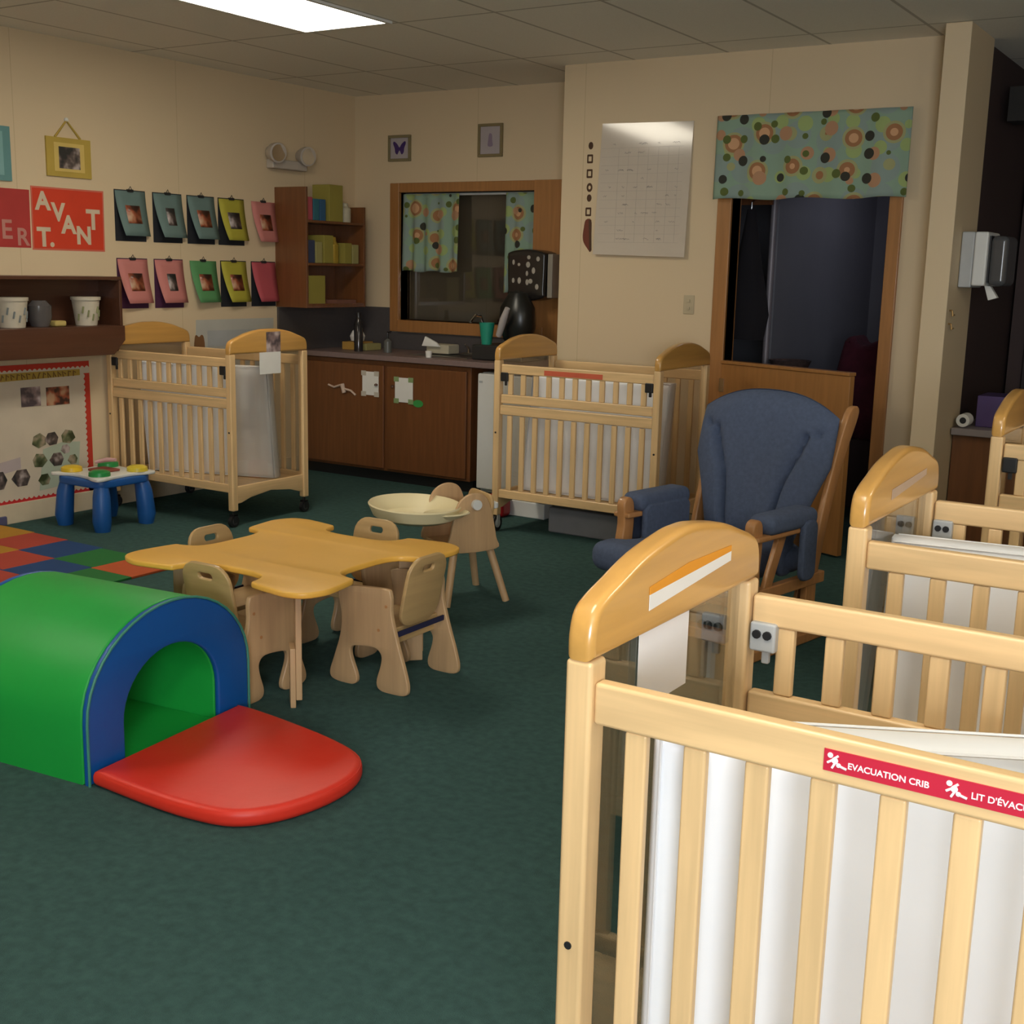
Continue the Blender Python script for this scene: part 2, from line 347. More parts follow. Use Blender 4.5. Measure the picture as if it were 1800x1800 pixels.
cloth_strip('valance_cloth', -3.035, -1.905, 1.985, 2.46, YD - .03, PRINT, .03, 5, t, taper=0)
obj('valance_rod', tube(B(), [(-3.02, YD - .016, 2.44), (-1.92, YD - .016, 2.44)], .010), WHITE, t)
t = thing('curtain', 'mint print cafe curtain at the left of the pass-through window', 'curtain', group='curtains in the pass-through window')
cloth_strip('curtain_cloth', -5.86, -5.34, 1.52, 2.09, YB + .03, PRINT, .035, 4.5, t, nx=60)
t = thing('curtain', 'narrow mint print curtain at the right of the pass-through window', 'curtain', group='curtains in the pass-through window')
cloth_strip('curtain_cloth', -4.93, -4.67, 1.38, 2.09, YB + .03, PRINT, .03, 2.5, t, nx=40)
tag(obj('curtain_rod', tube(B(), [(-5.86, YB + .05, 2.088), (-4.57, YB + .05, 2.088)], .009, 10), WHITE), 'thin white curtain rod across the top of the pass-through window', 'curtain rod')
# window glass reflections: the pass-through looks into a dark room
S(obj('window_2', BX(wx0, wx1, YB + .09, YB + .094, wz0, wz1), CLEAR))
tag(obj('red_bench', BX(-5.9, -4.6, 9.0, 9.5, .0, 1.12), mat('maroon_paint', (.10, .01, .02), .8), bevel=.01), 'long maroon bench back seen through the pass-through window', 'bench')

# ------------------------------------------------------------------ ceiling troffers
def troffer(x, y, label):
    t = thing('ceiling_light', label, 'ceiling light', (x, y, CH), 0, 'fluorescent ceiling panels')
    bm = B()
    for a in ((-.305, -.28, -.61, .61), (.28, .305, -.61, .61), (-.28, .28, -.61, -.585), (-.28, .28, .585, .61)): box(bm, a[0], a[1], a[2], a[3], -.014, -.001)
    obj('light_frame', bm, WHITE, t)
    m, nt, b = nodes('lit_diffuser') if 'lit' not in MATS else (MATS['lit'], None, None)
    if nt:
        b.inputs['Base Color'].default_value = (.9, .9, .9, 1); b.inputs['Emission Color'].default_value = (1, .91, .74, 1); b.inputs['Emission Strength'].default_value = TROFFER; MATS['lit'] = m
    obj('diffuser', BX(-.28, .28, -.585, .585, -.008, -.002), m, t, smooth=False)
troffer(-4.54, 4.79, 'bright rectangular fluorescent ceiling panel above the play tunnel side')
troffer(-4.54, 1.13, 'fluorescent ceiling panel near the left wall behind the view')
troffer(-.88, .9, 'fluorescent ceiling panel above the nearest crib')
troffer(1.2, 3.6, 'fluorescent ceiling panel right of the row of cribs')

# ------------------------------------------------------------------ cribs
CL, CW, ZJ, ZT = 1.08, .605, 1.027, 1.168
def crib(label, loc, rz, flip=False, matt=None, big_wheels=False, latch_m=None, CW=CW, group='light wood slatted cribs'):
    t = thing('crib', label, 'crib', loc, rz, group)
    F = (lambda y: CW - y) if flip else (lambda y: y)          # fixed side at F(0), drop gate at F(CW)
    def bb(bm, x0, x1, y0, y1, z0, z1): a, b = sorted((F(y0), F(y1))); box(bm, x0, x1, a, b, z0, z1); return bm
    px = ((0, .042), (CL - .042, CL)); py = ((0, .045), (CW - .045, CW))
    for (a, b) in px:
        for (c, d) in py:
            obj('post', BX(a, b, c, d, .10, ZJ), W_V, t, bevel=.007, seg=3)
            cx, cy = (a + b) / 2, (c + d) / 2; r = .05 if big_wheels else .036
            out = -1 if cy < CW / 2 else 1
            bm = B(); tube(bm, [(cx - .012, cy + out * 0.0, r), (cx + .012, cy + out * 0.0, r)], r - .001, 20)
            c_ = obj('caster', bm, BLACK, t)
            bm = B(); tube(bm, [(cx, cy, r * 1.6), (cx, cy, .102)], .008, 8); box(bm, cx - .02, cx - .015, cy - .014, cy + .014, r * .8, r * 2 + .005); box(bm, cx + .015, cx + .02, cy - .014, cy + .014, r * .8, r * 2 + .005); box(bm, cx - .02, cx + .02, cy - .014, cy + .014, r * 2, r * 2 + .005)
            obj('caster_fork', bm, GREYP if big_wheels else BLACK, c_)
            bm = B(); tube(bm, [(cx - .0145, cy, r), (cx + .0145, cy, r)], r * .55, 16); obj('wheel_hub', bm, GREYP if big_wheels else mat('dark_hub', (.06, .06, .06), .5), c_)
    # arched end boards, clear end panels, lower aprons
    w = CW
    top = [(0, ZJ), (0.0, ZJ + .035), (.012, ZJ + .068), (.04, ZJ + .085), (.085, ZJ + .10), (.16, ZT - .018), (.26, ZT - .002), (w / 2, ZT)]
    top = spline(top, 4, False); prof = top + [(w - y, z) for y, z in reversed(top[:-1])]
    for i, (a, b) in enumerate(px):
        h = plate('headboard_arch', [prof], .042, YZ(a), W_HON, t, bev=.012, seg=4)
        obj('clear_end_panel', BX((a + b) / 2 - .003, (a + b) / 2 + .003, .045, w - .045, .24, ZJ), CLEAR, t)
        ap = [(.045, .245), (.045, .14), (.08, .142), (.16, .165), (w / 2, .185), (w - .16, .165), (w - .08, .142), (w - .045, .14), (w - .045, .245)]
        plate('end_apron', [ap], .024, YZ((a + b) / 2 - .012), W_Y, t, bev=.004)
    x0, x1 = .042, CL - .042
    # fixed side: one rail above, one below, slats between
    fs = obj('top_rail', bb(B(), x0, x1, .008, .034, .937, .998), W_H, t, bevel=.006, seg=3); obj('bottom_rail', bb(B(), x0, x1, .008, .034, .208, .26), W_H, t, bevel=.006, seg=3)
    xs = [CL / 2 + (k - 5) * .0868 for k in range(11)]
    for x in xs: obj('slat', bb(B(), x - .0165, x + .0165, .013, .029, .26, .937), W_V, fs, bevel=.004)
    # drop gate: short upper gate above a lower fixed panel
    dg = obj('gate_rail', bb(B(), x0 + .003, x1 - .003, CW - .036, CW - .010, .950, 1.004), W_H, t, bevel=.006, seg=3); obj('gate_rail', bb(B(), x0 + .003, x1 - .003, CW - .036, CW - .010, .775, .828), W_H, t, bevel=.006, seg=3)
    for x in xs: obj('slat', bb(B(), x - .0165, x + .0165, CW - .031, CW - .015, .828, .950), W_V, dg, bevel=.004)
    gs = obj('lower_rail', bb(B(), x0, x1, CW - .034, CW - .008, .708, .766), W_H, t, bevel=.006, seg=3); obj('bottom_rail', bb(B(), x0, x1, CW - .034, CW - .008, .208, .26), W_H, t, bevel=.006, seg=3)
    for x in xs: obj('slat', bb(B(), x - .0165, x + .0165, CW - .029, CW - .013, .26, .705), W_V, gs, bevel=.004)
    lm = latch_m or BLACK
    for s in (0, 1):
        a, b = (x0 + .004, x0 + .052) if s == 0 else (x1 - .052, x1 - .004)
        l = obj('latch', bb(B(), a, b, CW - .046, CW - .002, .905, .958), lm, dg, bevel=.005)
        for k in (.3, .7):
            x = a + (b - a) * k; bm = B(); tube(bm, [(x, F(CW - .050), .937), (x, F(CW - .042), .937)], .008, 10); obj('latch_hole', bm, BLACK, l)
        obj('latch_tab', bb(B(), (a + b) / 2 - .006, (a + b) / 2 + .008, CW - .03, CW - .018, .88, .906), lm, l, bevel=.003)
    obj('mattress_base', BX(x0, x1, .05, CW - .05, .215, .232), W_H, t)
    for z, x in ((.60, .02), (.57, CL - .02)):
        bm = B(); tube(bm, [(x, -.002, z), (x, .003, z)], .006, 10); obj('bolt', bm, BLACK, t)
        bm = B(); tube(bm, [(x, CW - .003, z), (x, CW + .002, z)], .006, 10); obj('bolt', bm, BLACK, t)
    return t
def mattress(label, cribo, a, b, z0=.235, tilt=0, L_=.86, H_=.70, T_=.085):
    """stood on its long edge inside a crib, from local point a towards b"""
    a = Vector((a[0], a[1], 0)); d = Vector((b[0] - a.x, b[1] - a.y, 0)).normalized(); L2 = (Vector((b[0], b[1], 0)) - a).length
    M_ = Matrix.Translation(cribo.location) @ Matrix.Rotation(cribo.rotation_euler[2], 4, 'Z')
    t = thing('mattress', label, 'mattress', M_ @ Vector((a.x, a.y, z0)), cribo.rotation_euler[2] + math.atan2(d.y, d.x), 'white crib mattresses')
    bm = B(); nx, nz = 24, 16
    def P(u, v, s):
        e = min(1, min(u, 1 - u) * L2 / .02, min(v, 1 - v) * H_ / .02); e = math.sqrt(max(0, 1 - (1 - e) ** 2))
        return (u * L2, tilt * v + T_ / 2 + s * (T_ / 2 * (.55 + .45 * e)), v * H_)
    gr = {}
    for s in (-1, 1):
        for i in range(nx + 1):
            for j in range(nz + 1):
                u = .5 - .5 * math.cos(PI * i / nx); v = .5 - .5 * math.cos(PI * j / nz); gr[s, i, j] = bm.verts.new(P(u, v, s))
    for s in (-1, 1):
        for i in range(nx):
            for j in range(nz): bm.faces.new((gr[s, i, j], gr[s, i + 1, j], gr[s, i + 1, j + 1], gr[s, i, j + 1]))
    for i in range(nx):
        for j in (0, nz): bm.faces.new((gr[-1, i, j], gr[-1, i + 1, j], gr[1, i + 1, j], gr[1, i, j]))
    for j in range(nz):
        for i in (0, nx): bm.faces.new((gr[-1, i, j], gr[-1, i, j + 1], gr[1, i, j + 1], gr[1, i, j]))
    obj('mattress_body', bm, SHEET, t, ang=60)
    bm = B(); q = .004
    for s in (0, T_): tube(bm, [(q * 2, s + tilt * 0, q), (L2 - q, s + 0, q), (L2 - q, s + tilt, H_ - q), (q * 2, s + tilt, H_ - q), (q * 2, s, q)], .003, 6, cap=False)
    obj('piping', bm, SHEET, t)
    return t
c1 = crib('nearest light wood crib with the red evacuation strip on its front rail', (-.797, 1.405, 0), -.008, latch_m=GREYP)
c2 = crib('second light wood crib, directly behind the nearest one', (-.765, 2.555, 0), .0, latch_m=GREYP)
c3 = crib('third crib at the right edge, farthest of the row of three', (-.85, 4.40, 0), 0, flip=True)
c4 = crib('light wood crib with a red strip, between the fridge and the blue glider', (-3.965, 6.03, 0), 0, flip=True, big_wheels=True, CW=.665)
c5 = crib('light wood crib against the left wall behind the blue toy table', (-6.285, 5.13, 0), 0, flip=True, CW=.665)
mattress('white mattress stood on edge inside the nearest crib', c1, (.118, .052), (.875, .44), H_=.692)
mattress('white mattress stood on edge inside the second crib', c2, (.05, .10), (.98, .22), H_=.73, tilt=.12)
mattress('white mattress stood on edge inside the third crib at the right edge', c3, (.10, .30), (.96, .30), H_=.6)
mattress('white mattress leaning inside the crib near the fridge', c4, (.08, .20), (1.0, .20), H_=.70, tilt=.10)
mattress('white mattress leaning inside the crib against the left wall', c5, (.16, .17), (1.0, .44), H_=.70, tilt=-.09)
# red strip with lettering on the nearest crib; paper and stripes on its end
REDL = flat('red_label', (.55, .02, .05), .35); WL = flat('white_lettering', (.9, .88, .88), .5)
s = obj('warning_strip', BX(.368, .735, .006, .008, .954, .982), REDL, c1); pl(s, 'red strip with white evacuation lettering')
def crawl(x):
    bm = B(); z = .967
    lathe_pts = [(x + .006, z + .008, .0035), (x + .012, z + .002, .0042), (x + .017, z - .003, .003)]
    for cx, cz, r in lathe_pts: tube(bm, [(cx, .0062, cz), (cx, .0052, cz)], r, 10)
    for p, q in (((x + .010, z + .003), (x + .003, z - .002)), ((x + .010, z + .004), (x + .016, z + .009)), ((x + .013, z), (x + .009, z - .008)), ((x + .016, z - .003), (x + .027, z - .006))):
        tube(bm, [(p[0], .0056, p[1]), (q[0], .0056, q[1])], .0016, 6)
    return bm
TM = lambda x, z: Mx((x, .0058, z), (1, 0, 0), (0, 0, 1))
obj('crib_symbol', crawl(.37), WL, s); text('lettering', 'EVACUATION CRIB', .0112, TM(.398, .9625), WL, s, .0003, .0002)
obj('crib_symbol', crawl(.512), WL, s); text('lettering', "LIT D'ÉVACUATION", .0112, TM(.543, .9625), WL, s, .0003, .0002)
o = plate('name_label', [[(.166, 1.064), (.464, 1.084), (.464, 1.100), (.166, 1.088)]], .001, YZ(.0425), PAPER, c1, bev=.0003, smooth=False); pl(o, 'white name label on the arch')
o = plate('orange_strip', [[(.166, 1.088), (.464, 1.100), (.464, 1.110), (.30, 1.112), (.166, 1.100)]], .001, YZ(.0425), flat('orange_tape', (.75, .30, .02)), c1, bev=.0003, smooth=False); pl(o, 'orange strip above the name label')
PAPER2 = mat('thin_paper', (.8, .77, .76), .7, .02)
o = plate('info_card', [[(.172, .90), (.345, .90), (.345, 1.055), (.172, 1.055)]], .001, YZ(.0255), PAPER2, c1, bev=.0003, smooth=False); pl(o, 'white paper card on the clear end')
o = plate('name_label', [[(.17, 1.064), (.464, 1.084), (.464, 1.100), (.17, 1.088)]], .001, YZ(.0425), mat('faded_label', (.5, .36, .26), .6), c2, bev=.0003, smooth=False)
o = obj('warning_strip', BX(.40, .85, .006, .008, .955, .982), mat('pink_label', (.75, .55, .5), .5), c2); pl(o, 'pale pink strip on the front rail')
o = obj('warning_strip', BX(.34, .72, -.001 + .009, .0095, .957, .985), mat('faded_red_label', (.62, .12, .06), .5), c4); pl(o, 'faded red strip on the front rail')
o = obj('arch_sticker', BX(CL - .043, CL - .042, .25, .43, 1.07, 1.11), mat('sticker_red', (.35, .05, .03), .6), c4)
o = obj('arch_clip', BX(CL - .05, CL - .042, .18, .205, 1.09, 1.115), BLACK, c4)
o = obj('photo_card', BX(CL + .0005, CL + .003, .30, .42, 1.03, 1.15), PH4, c5); pl(o, 'small photograph on the arch')
o = obj('name_tag', BX(CL + .0005, CL + .003, .24, .42, .90, 1.03), PAPER, c5); pl(o, 'yellowed paper tag below the arch')

# ------------------------------------------------------------------ activity table and chairs
def notch_square(h, nr, nd, cr):
    """rounded square with a rounded bite in the middle of each side"""
    side = [(-h + cr, -h - .012), (-.30, -h - .006), (-nr - .02, -h + .010), (-nr, -h + .022), (-nr + .004, -h + .045), (-nr + .03, -h + nd * .8), (-nr * .5, -h + nd * .98), (0, -h + nd), (nr * .5, -h + nd * .98), (nr - .03, -h + nd * .8), (nr - .004, -h + .045), (nr, -h + .022), (nr + .02, -h + .010), (.30, -h - .006), (h - cr, -h - .012), (h - cr * .25, -h + cr * .22 - .008)]
    pts = []
    for k in range(4):
        a = k * PI / 2
        for x, y in side: pts.append((x * math.cos(a) - y * math.sin(a), x * math.sin(a) + y * math.cos(a)))
    return spline(pts, 3)
TX, TY, TZ = -3.105, 3.385, .485
t = thing('activity_table', 'square light wood childrens table with a scooped bite in each side', 'table', (TX, TY, 0))
plate('tabletop', [notch_square(.458, .192, .125, .085)], .022, XY(TZ - .022), W_TOP, t, bev=.007, seg=3)
for sx, sy, lx, ly in ((1, -1, .235, -.255), (-1, -1, -.36, -.22), (1, 1, .24, .40), (-1, 1, -.315, .315)):
    M_ = Matrix.Translation((lx, ly, 0)) @ Matrix.Rotation(math.atan2(sy, sx), 4, 'Z')
    l = obj('leg', BX(-.05, .05, -.011, .011, .03, TZ - .022, M=M_), W_CH, t, bevel=.003)
    obj('leg_extension', BX(-.04, .045, -.031, -.011, 0, .22, M=M_), W_CH, l, bevel=.003)
bm = B(); box(bm, -.2, .2, -.2, .2, TZ - .03, TZ - .0225); obj('under_board', bm, W_CH, t)

def chair(label, loc, rz):
    t = thing('child_chair', label, 'chair', loc, rz, 'small plywood chairs around the scooped table')
    prof = spline([(-.185, .03), (-.165, .002), (-.065, .0), (-.038, .03), (-.058, .10), (-.060, .14), (-.03, .162), (.05, .157), (.082, .145), (.085, .11), (.055, .03), (.078, .0), (.165, .002), (.188, .03), (.165, .10), (.138, .18), (.128, .26), (.145, .35), (.125, .378), (-.07, .395), (-.105, .375), (-.108, .30), (-.135, .2), (-.172, .09)], 4)
    for x in (-.17, .15): plate('side_panel', [prof], .02, YZ(x), W_CH, t, bev=.004)
    obj('seat', BX(-.15, .15, -.085, .12, .215, .235), W_CHE, t, bevel=.004)
    bk = rrect(-.118, .118, 0, .275, .07)
    M_ = Mx((0, -.088, .236), (1, 0, 0), (0, -.22, 1))
    plate('backrest', [bk, rrect(-.035, .035, .215, .24, .012)], .016, M_, W_CHE, t, bev=.004)
    obj('strap', BX(-.149, .149, -.118, -.112, .212, .232), mat('navy_webbing', (.012, .012, .05), .8), t)
    obj('stretcher', BX(-.15, .15, -.07, -.05, .165, .205), W_CHE, t, bevel=.003)
    for x in (-.171, .171):
        for y, z in ((-.085, .33), (-.05, .235)):
            bm = B(); s = 1 if x > 0 else -1; tube(bm, [(x - s * .002, y, z), (x + s * .001, y, z)], .006, 10); obj('screw', bm, W_GL, t)
    return t
chair('plywood child chair in front of the table on its right', (-2.775, 3.575, 0), PI / 2)
chair('plywood child chair beside the green tunnel with its back to it', (-3.175, 3.135, 0), 0)
chair('plywood child chair behind the table at its far left corner', (-3.48, 3.44, 0), -PI / 2)
chair('plywood child chair behind the table next to the cream tray', (-3.19, 3.83, 0), PI)

# wooden feeding chair with cream tray
t = thing('feeding_chair', 'low wooden feeding chair with a cream tray, right of the table', 'high chair', (-3.25, 4.70, 0), math.radians(60))
sp = [spline([(-.135, -.01), (-.132, .08), (-.105, .20), (-.06, .25), (.0, .262), (.05, .235), (.08, .15), (.10, .05), (.10, -.01)], 4)]
for y in (-.158, .14): plate('side_panel', sp, .018, Mx((0, y + .018, .268), (1, 0, 0), (0, 0, 1)), W_CH, t, bev=.004)
plate('back_panel', [rrect(-.13, .13, 0, .23, .05)], .016, Mx((.07, 0, .28), (0, 1, 0), (.08, 0, 1)), W_CHE, t, bev=.004)
obj('seat', BX(-.13, .115, -.139, .139, .255, .275), W_CH, t, bevel=.005)
for sx, sy in ((1, -1), (1, 1), (-1, -1), (-1, 1)):
    bm = B(); tube(bm, [(sx * .09, sy * .10, .26), (sx * .155, sy * .165, .0)], [.019, .017], 14); obj('leg', bm, W_CH, t)
bm = lathe(B(), [(0, 0), (.19, 0), (.235, .018), (.262, .068), (.256, .074), (.232, .05), (.19, .014), (.0, .012)], (-.25, 0, .40), 36, .80, 1.0)
o = obj('tray', bm, CREAMP, t)
bm = lathe(B(), [(.0, 0), (.08, .002), (.115, .02), (.108, .026), (.08, .012), (0, .010)], (-.17, -.18, .432), 24, 1.0, .7); obj('tray_lip', bm, CREAMP, o)
for x, z_ in ((-.01, .478), ):
    for y in (-.163, .163): bm = B(); tube(bm, [(x, y - .0145, z_), (x, y + .0145, z_)], [.024, .024], 16); obj('knob', bm, WHITE, t)
bm = B(); lathe(bm, [(0, -.02), (.02, -.012), (.022, .0), (.02, .012), (0, .02)], (.118, -.09, .455), 14); obj('knob', bm, WHITE, t)

# ------------------------------------------------------------------ soft play tunnel and mat
ta = math.radians(-6.2) * -1
t = thing('play_tunnel', 'green padded crawl tunnel with a blue arched front', 'play tunnel', (-2.925, 2.602, 0), math.radians(5.6))
def arch(hw, zs, top, n=20):
    return [(-hw, 0)] + [(hw * -math.cos(PI * k / n), zs + (top - zs) * math.sin(PI * k / n)) for k in range(n + 1)] + [(hw, 0)]
outer = arch(.372, .19, .492); inner = arch(.218, .15, .345)
ring = outer + list(reversed(inner))
plate('blue_arch_front', [ring], .022, YZ(-.022), BLUEV, t, bev=.008, seg=3)
plate('green_shell', [ring], .62, YZ(-.642), GREEN, t, bev=.008, seg=3)
plate('blue_arch_rear', [ring], .022, YZ(-.664), BLUEV, t, bev=.008, seg=3)
obj('floor_pad', BX(-.64, -.0, -.217, .217, .001, .02), GREEN, t, bevel=.005)
bm = B(); tube(bm, [(.002, a[0] * 1.0, a[1] * 1.0) for a in outer], .0045, 6); obj('piping', bm, mat('pale_green_piping', (.05, .25, .18), .5), t)
t = thing('floor_mat', 'red D-shaped padded mat in front of the tunnel', 'play mat', (-2.911, 2.603, 0), math.radians(5.6))
pts = spline([(0, -.368), (.22, -.398), (.40, -.408), (.54, -.385), (.635, -.29), (.69, -.13), (.685, .02), (.62, .13), (.48, .20), (.28, .255), (.08, .295), (0, .30)], 4, False)
plate('mat_pad', [pts], .055, XY(0.001), REDV, t, bev=.022, seg=5)
bm = B(); tube(bm, [(p[0] * .985 + .004, p[1] * .985, .046) for p in pts], .003, 6); obj('seam', bm, REDV, t)

# ------------------------------------------------------------------ foam tiles
TC = {'o': flat('foam_orange', (.48, .085, .02)), 'r': flat('foam_red', (.42, .05, .03)), 'b': flat('foam_blue', (.008, .05, .18)), 'g': flat('foam_green', (.01, .15, .03)), 'y': flat('foam_yellow', (.45, .22, .015))}
NAMES = {'o': 'orange', 'r': 'red', 'b': 'blue', 'g': 'green', 'y': 'yellow'}
TS = .31
grid = {(0, 0): 'r', (1, 0): 'b', (2, 0): 'g', (3, 0): 'o', (0, 1): 'y', (1, 1): 'r', (2, 1): 'b', (3, 1): 'g', (0, 2): 'o', (1, 2): 'b', (2, 2): 'r', (3, 2): 'y', (0, 3): 'r', (1, 3): 'g', (2, 3): 'o', (3, 3): 'b', (-1, 0): 'y', (-1, 1): 'b', (-1, 2): 'g'}
places = {0: 'back row', 1: 'second row', 2: 'third row', 3: 'front row'}
cols = {-1: 'at the wall', 0: 'next to the wall tile', 1: 'in its second column', 2: 'in its third column', 3: 'at its right end'}
for (i, j), c in grid.items():
    x0 = -5.97 + i * TS; y0 = 4.31 - (j + 1) * TS - .012 * i
    bm = B(); box(bm, x0 + .001, x0 + TS - .001, y0 + .001, y0 + TS - .001, .0005, .012)
    o = tag(obj('foam_tile', bm, TC[c], bevel=.002), '%s foam tile, %s, %s' % (NAMES[c], places[j], cols[i]), 'foam tile', 'coloured foam floor tiles')
tag(obj('wall_cushion', BX(XL + .016, XL + .035, 4.05, 4.37, .0, .055), flat('muted_blue_vinyl', (.08, .08, .16)), bevel=.006), 'low dull blue pad at the foot of the left wall', 'pad')

# ------------------------------------------------------------------ toy activity table
t = thing('toy_table', 'blue plastic toddler activity table with a bright coloured top', 'toy table', (-5.89, 4.76, 0))
for sx in (-1, 1):
    for sy in (-1, 1):
        bm = B(); tube(bm, [(sx * .165, sy * .16, 0), (sx * .168, sy * .165, .06), (sx * .160, sy * .155, .20), (sx * .15, sy * .145, .27)], [.044, .054, .05, .04], 16); obj('leg', bm, TOYB, t)
plate('tray_rim', [rrect(-.20, .20, -.20, .20, .07)], .045, XY(.255), TOYB, t, bev=.01)
wav = spline([(-.21, -.19), (-.19, -.215), (-.08, -.17), (.06, -.18), (.16, -.215), (.215, -.20), (.19, -.07), (.18, .06), (.215, .18), (.18, .215), (.06, .18), (-.06, .18), (-.18, .215), (-.215, .18), (-.18, .05), (-.18, -.07)], 4)
plate('play_surface', [wav], .02, XY(.300), mat('toy_white_plastic', (.7, .7, .66), .4), t, bev=.006)
for (x, y), c in {(-.14, -.12): (.75, .5, .03), (.14, .13): (.7, .55, .05), (.12, -.13): (.02, .25, .06), (-.12, .13): (.03, .25, .08)}.items():
    bm = lathe(B(), [(0, 0), (.062, 0), (.06, .022), (.04, .032), (0, .034)], (x, y, .321), 20); obj('corner_toy', bm, mat('toy_%d' % int(abs(x * 1000 + y * 3000)), c, .35), t)
o = plate('picture_book', [rrect(-.075, .075, -.06, .06, .01)], .012, XY(.322), flat('toy_book', (.25, .06, .04)), t, bev=.003)
bm = B(); tube(bm, [(-.05, -.02, .37), (.0, .02, .385), (.07, .03, .39)], [.01, .014, .01], 10); obj('toy_handle', bm, flat('toy_pink', (.6, .35, .35)), t)

# ------------------------------------------------------------------ glider chair (faces -Y locally)
t = thing('glider_chair', 'blue upholstered wooden glider chair in front of the doorway', 'armchair', (-2.005, 4.865, 0), math.radians(-11))
def cushion(name, fw, z0, z1, y0, lean, th, m, parent, crease=True, nu=48, nv=40):
    bm = B(); g = {}
    for s in (-1, 1):
        for i in range(nu + 1):
            for j in range(nv + 1):
                a = -1 + 2 * i / nu; v = j / nv; hw, zt = fw(v), 0
                u = math.sin(a * PI / 2)
                e = math.sqrt(max(0, 1 - abs(u) ** 3)) * math.sqrt(max(0, 1 - abs(2 * v - 1) ** 6))
                d = th / 2 * e
                if crease and s < 0:
                    uc = .50 + .34 * max(0, (v - .35) / .65) ** 1.5 if v < .78 else .78 + (v - .78) * 1.2
                    k = abs(abs(u) - uc); d -= .045 * math.exp(-(k / .045) ** 2) * (1 if v < .80 else math.exp(-((v - .80) / .05) ** 2)) * min(1, v / .1) * e
                    d += .012 * e * (1 if abs(u) > uc else 0) * min(1, k / .1)
                sag = .035 * (1 - u * u) * (1 - .3 * v) if s < 0 else 0
                x = u * hw; z = z0 + (z1(u) - z0) * v
                g[s, i, j] = bm.verts.new((x, y0 + lean * v + s * d + sag * .6, z))
    for s in (-1, 1):
        for i in range(nu):
            for j in range(nv): bm.faces.new((g[s, i, j], g[s, i + 1, j], g[s, i + 1, j + 1], g[s, i, j + 1]))
    bmesh.ops.remove_doubles(bm, verts=bm.verts, dist=.0004)
    for i in range(nu):
        for j in (0, nv):
            q = [g[-1, i, j], g[-1, i + 1, j], g[1, i + 1, j], g[1, i, j]]
            if all(v.is_valid for v in q): 
                try: bm.faces.new(q)
                except ValueError: pass
    return obj(name, bm, m, parent, ang=80)
cushion('back_cushion', lambda v: .225 + .115 * min(1, v / .62) ** 1.2 - .0 * v, .40, lambda u: 1.055 - .10 * abs(u) ** 2.4, .21, .13, .15, BLUEF, t)
plate('seat_cushion', [spline([(-.27, .20), (-.272, 0), (-.275, -.28), (-.34, -.335), (-.35, -.42), (-.30, -.475), (0, -.49), (.30, -.475), (.35, -.42), (.34, -.335), (.275, -.28), (.272, 0), (.27, .20)], 4)], .13, XY(.30), BLUEF, t, bev=.055, seg=6)
for sx in (-1, 1):
    X = sx * .325
    bm = B(); box(bm, X - .045, X + .045, -.29, .17, .505, .53)
    a = obj('arm_rest', bm, W_GL, t, bevel=.01)
    plate('arm_pad', [rrect(-.22, .15, -.035, .045, .035)], .12, Mx((X - .06, 0, .56), (0, 1, 0), (0, 0, 1)), BLUEF, a, bev=.03, seg=4)
    d0 = -.20 if sx < 0 else .02
    plate('arm_drape', [rrect(d0, .13, 0, .26, .04)], .03, Mx((X + sx * .055 - .015, 0, .30), (0, 1, 0), (0, 0, 1)), BLUEF, a, bev=.012, seg=3)
    plate('arm_drape', [rrect(d0, .13, 0, .26, .04)], .03, Mx((X - sx * .055 - .015, 0, .30), (0, 1, 0), (0, 0, 1)), BLUEF, a, bev=.012, seg=3)
    plate('arm_brace', [[(-.20, .24), (-.14, .24), (-.02, .505), (-.08, .505)]], .022, YZ(X - .011), W_GL, t, bev=.004)
    fp = spline([(-.30, .26), (-.305, .38), (-.29, .48), (-.295, .57), (-.26, .595), (-.228, .57), (-.222, .48), (-.23, .38), (-.222, .26)], 4)
    plate('front_post', [fp], .045, YZ(X - .0225), W_GL, t, bev=.008)
    bp = [(.18, .22), (.21, .30), (.27, .55), (.36, .80), (.44, .97), (.50, 1.0), (.53, .98), (.51, .92), (.42, .76), (.33, .53), (.27, .30), (.24, .20)]
    plate('back_post', [spline(bp, 3)], .03, YZ(sx * .315 - .015), W_GL, t, bev=.008)
    obj('seat_rail', BX(X - .02, X + .02, -.33, .30, .25, .30), W_GL, t, bevel=.006)
    obj('base_runner', BX(X - .03, X + .03, -.32, .36, 0, .05), W_GL, t, bevel=.01)
    for y in (-.18, .20): obj('base_upright', BX(X - .016, X + .016, y - .04, y + .04, .05, .26), W_GL, t, bevel=.005)
    plate('swing_link', [[(-.26, .10), (-.20, .10), (-.10, .27), (-.16, .27)]], .018, YZ(X - sx * .045 - .009), W_GL, t, bev=.004)
    plate('swing_link', [[(.14, .10), (.20, .10), (.26, .27), (.20, .27)]], .018, YZ(X - sx * .045 - .009), W_GL, t, bev=.004)
obj('front_apron', BX(-.325, .325, -.335, -.305, .25, .31), W_GL, t, bevel=.006)
for y in (-.24, .26): obj('base_crossbar', BX(-.315, .315, y - .035, y + .035, .052, .10), W_GL, t, bevel=.008)
for k in range(5):
    x = -.2 + .1 * k; M_ = Mx((x, .31, .36), (1, 0, 0), (0, .13 / .6, 1))
    plate('back_slat', [[(-.02, 0), (.02, 0), (.02, .58), (-.02, .58)]], .012, M_, W_GL, t, bev=.003)
obj('top_crossbar', BX(-.30, .30, .43, .455, .90, .94), W_GL, t, bevel=.008)

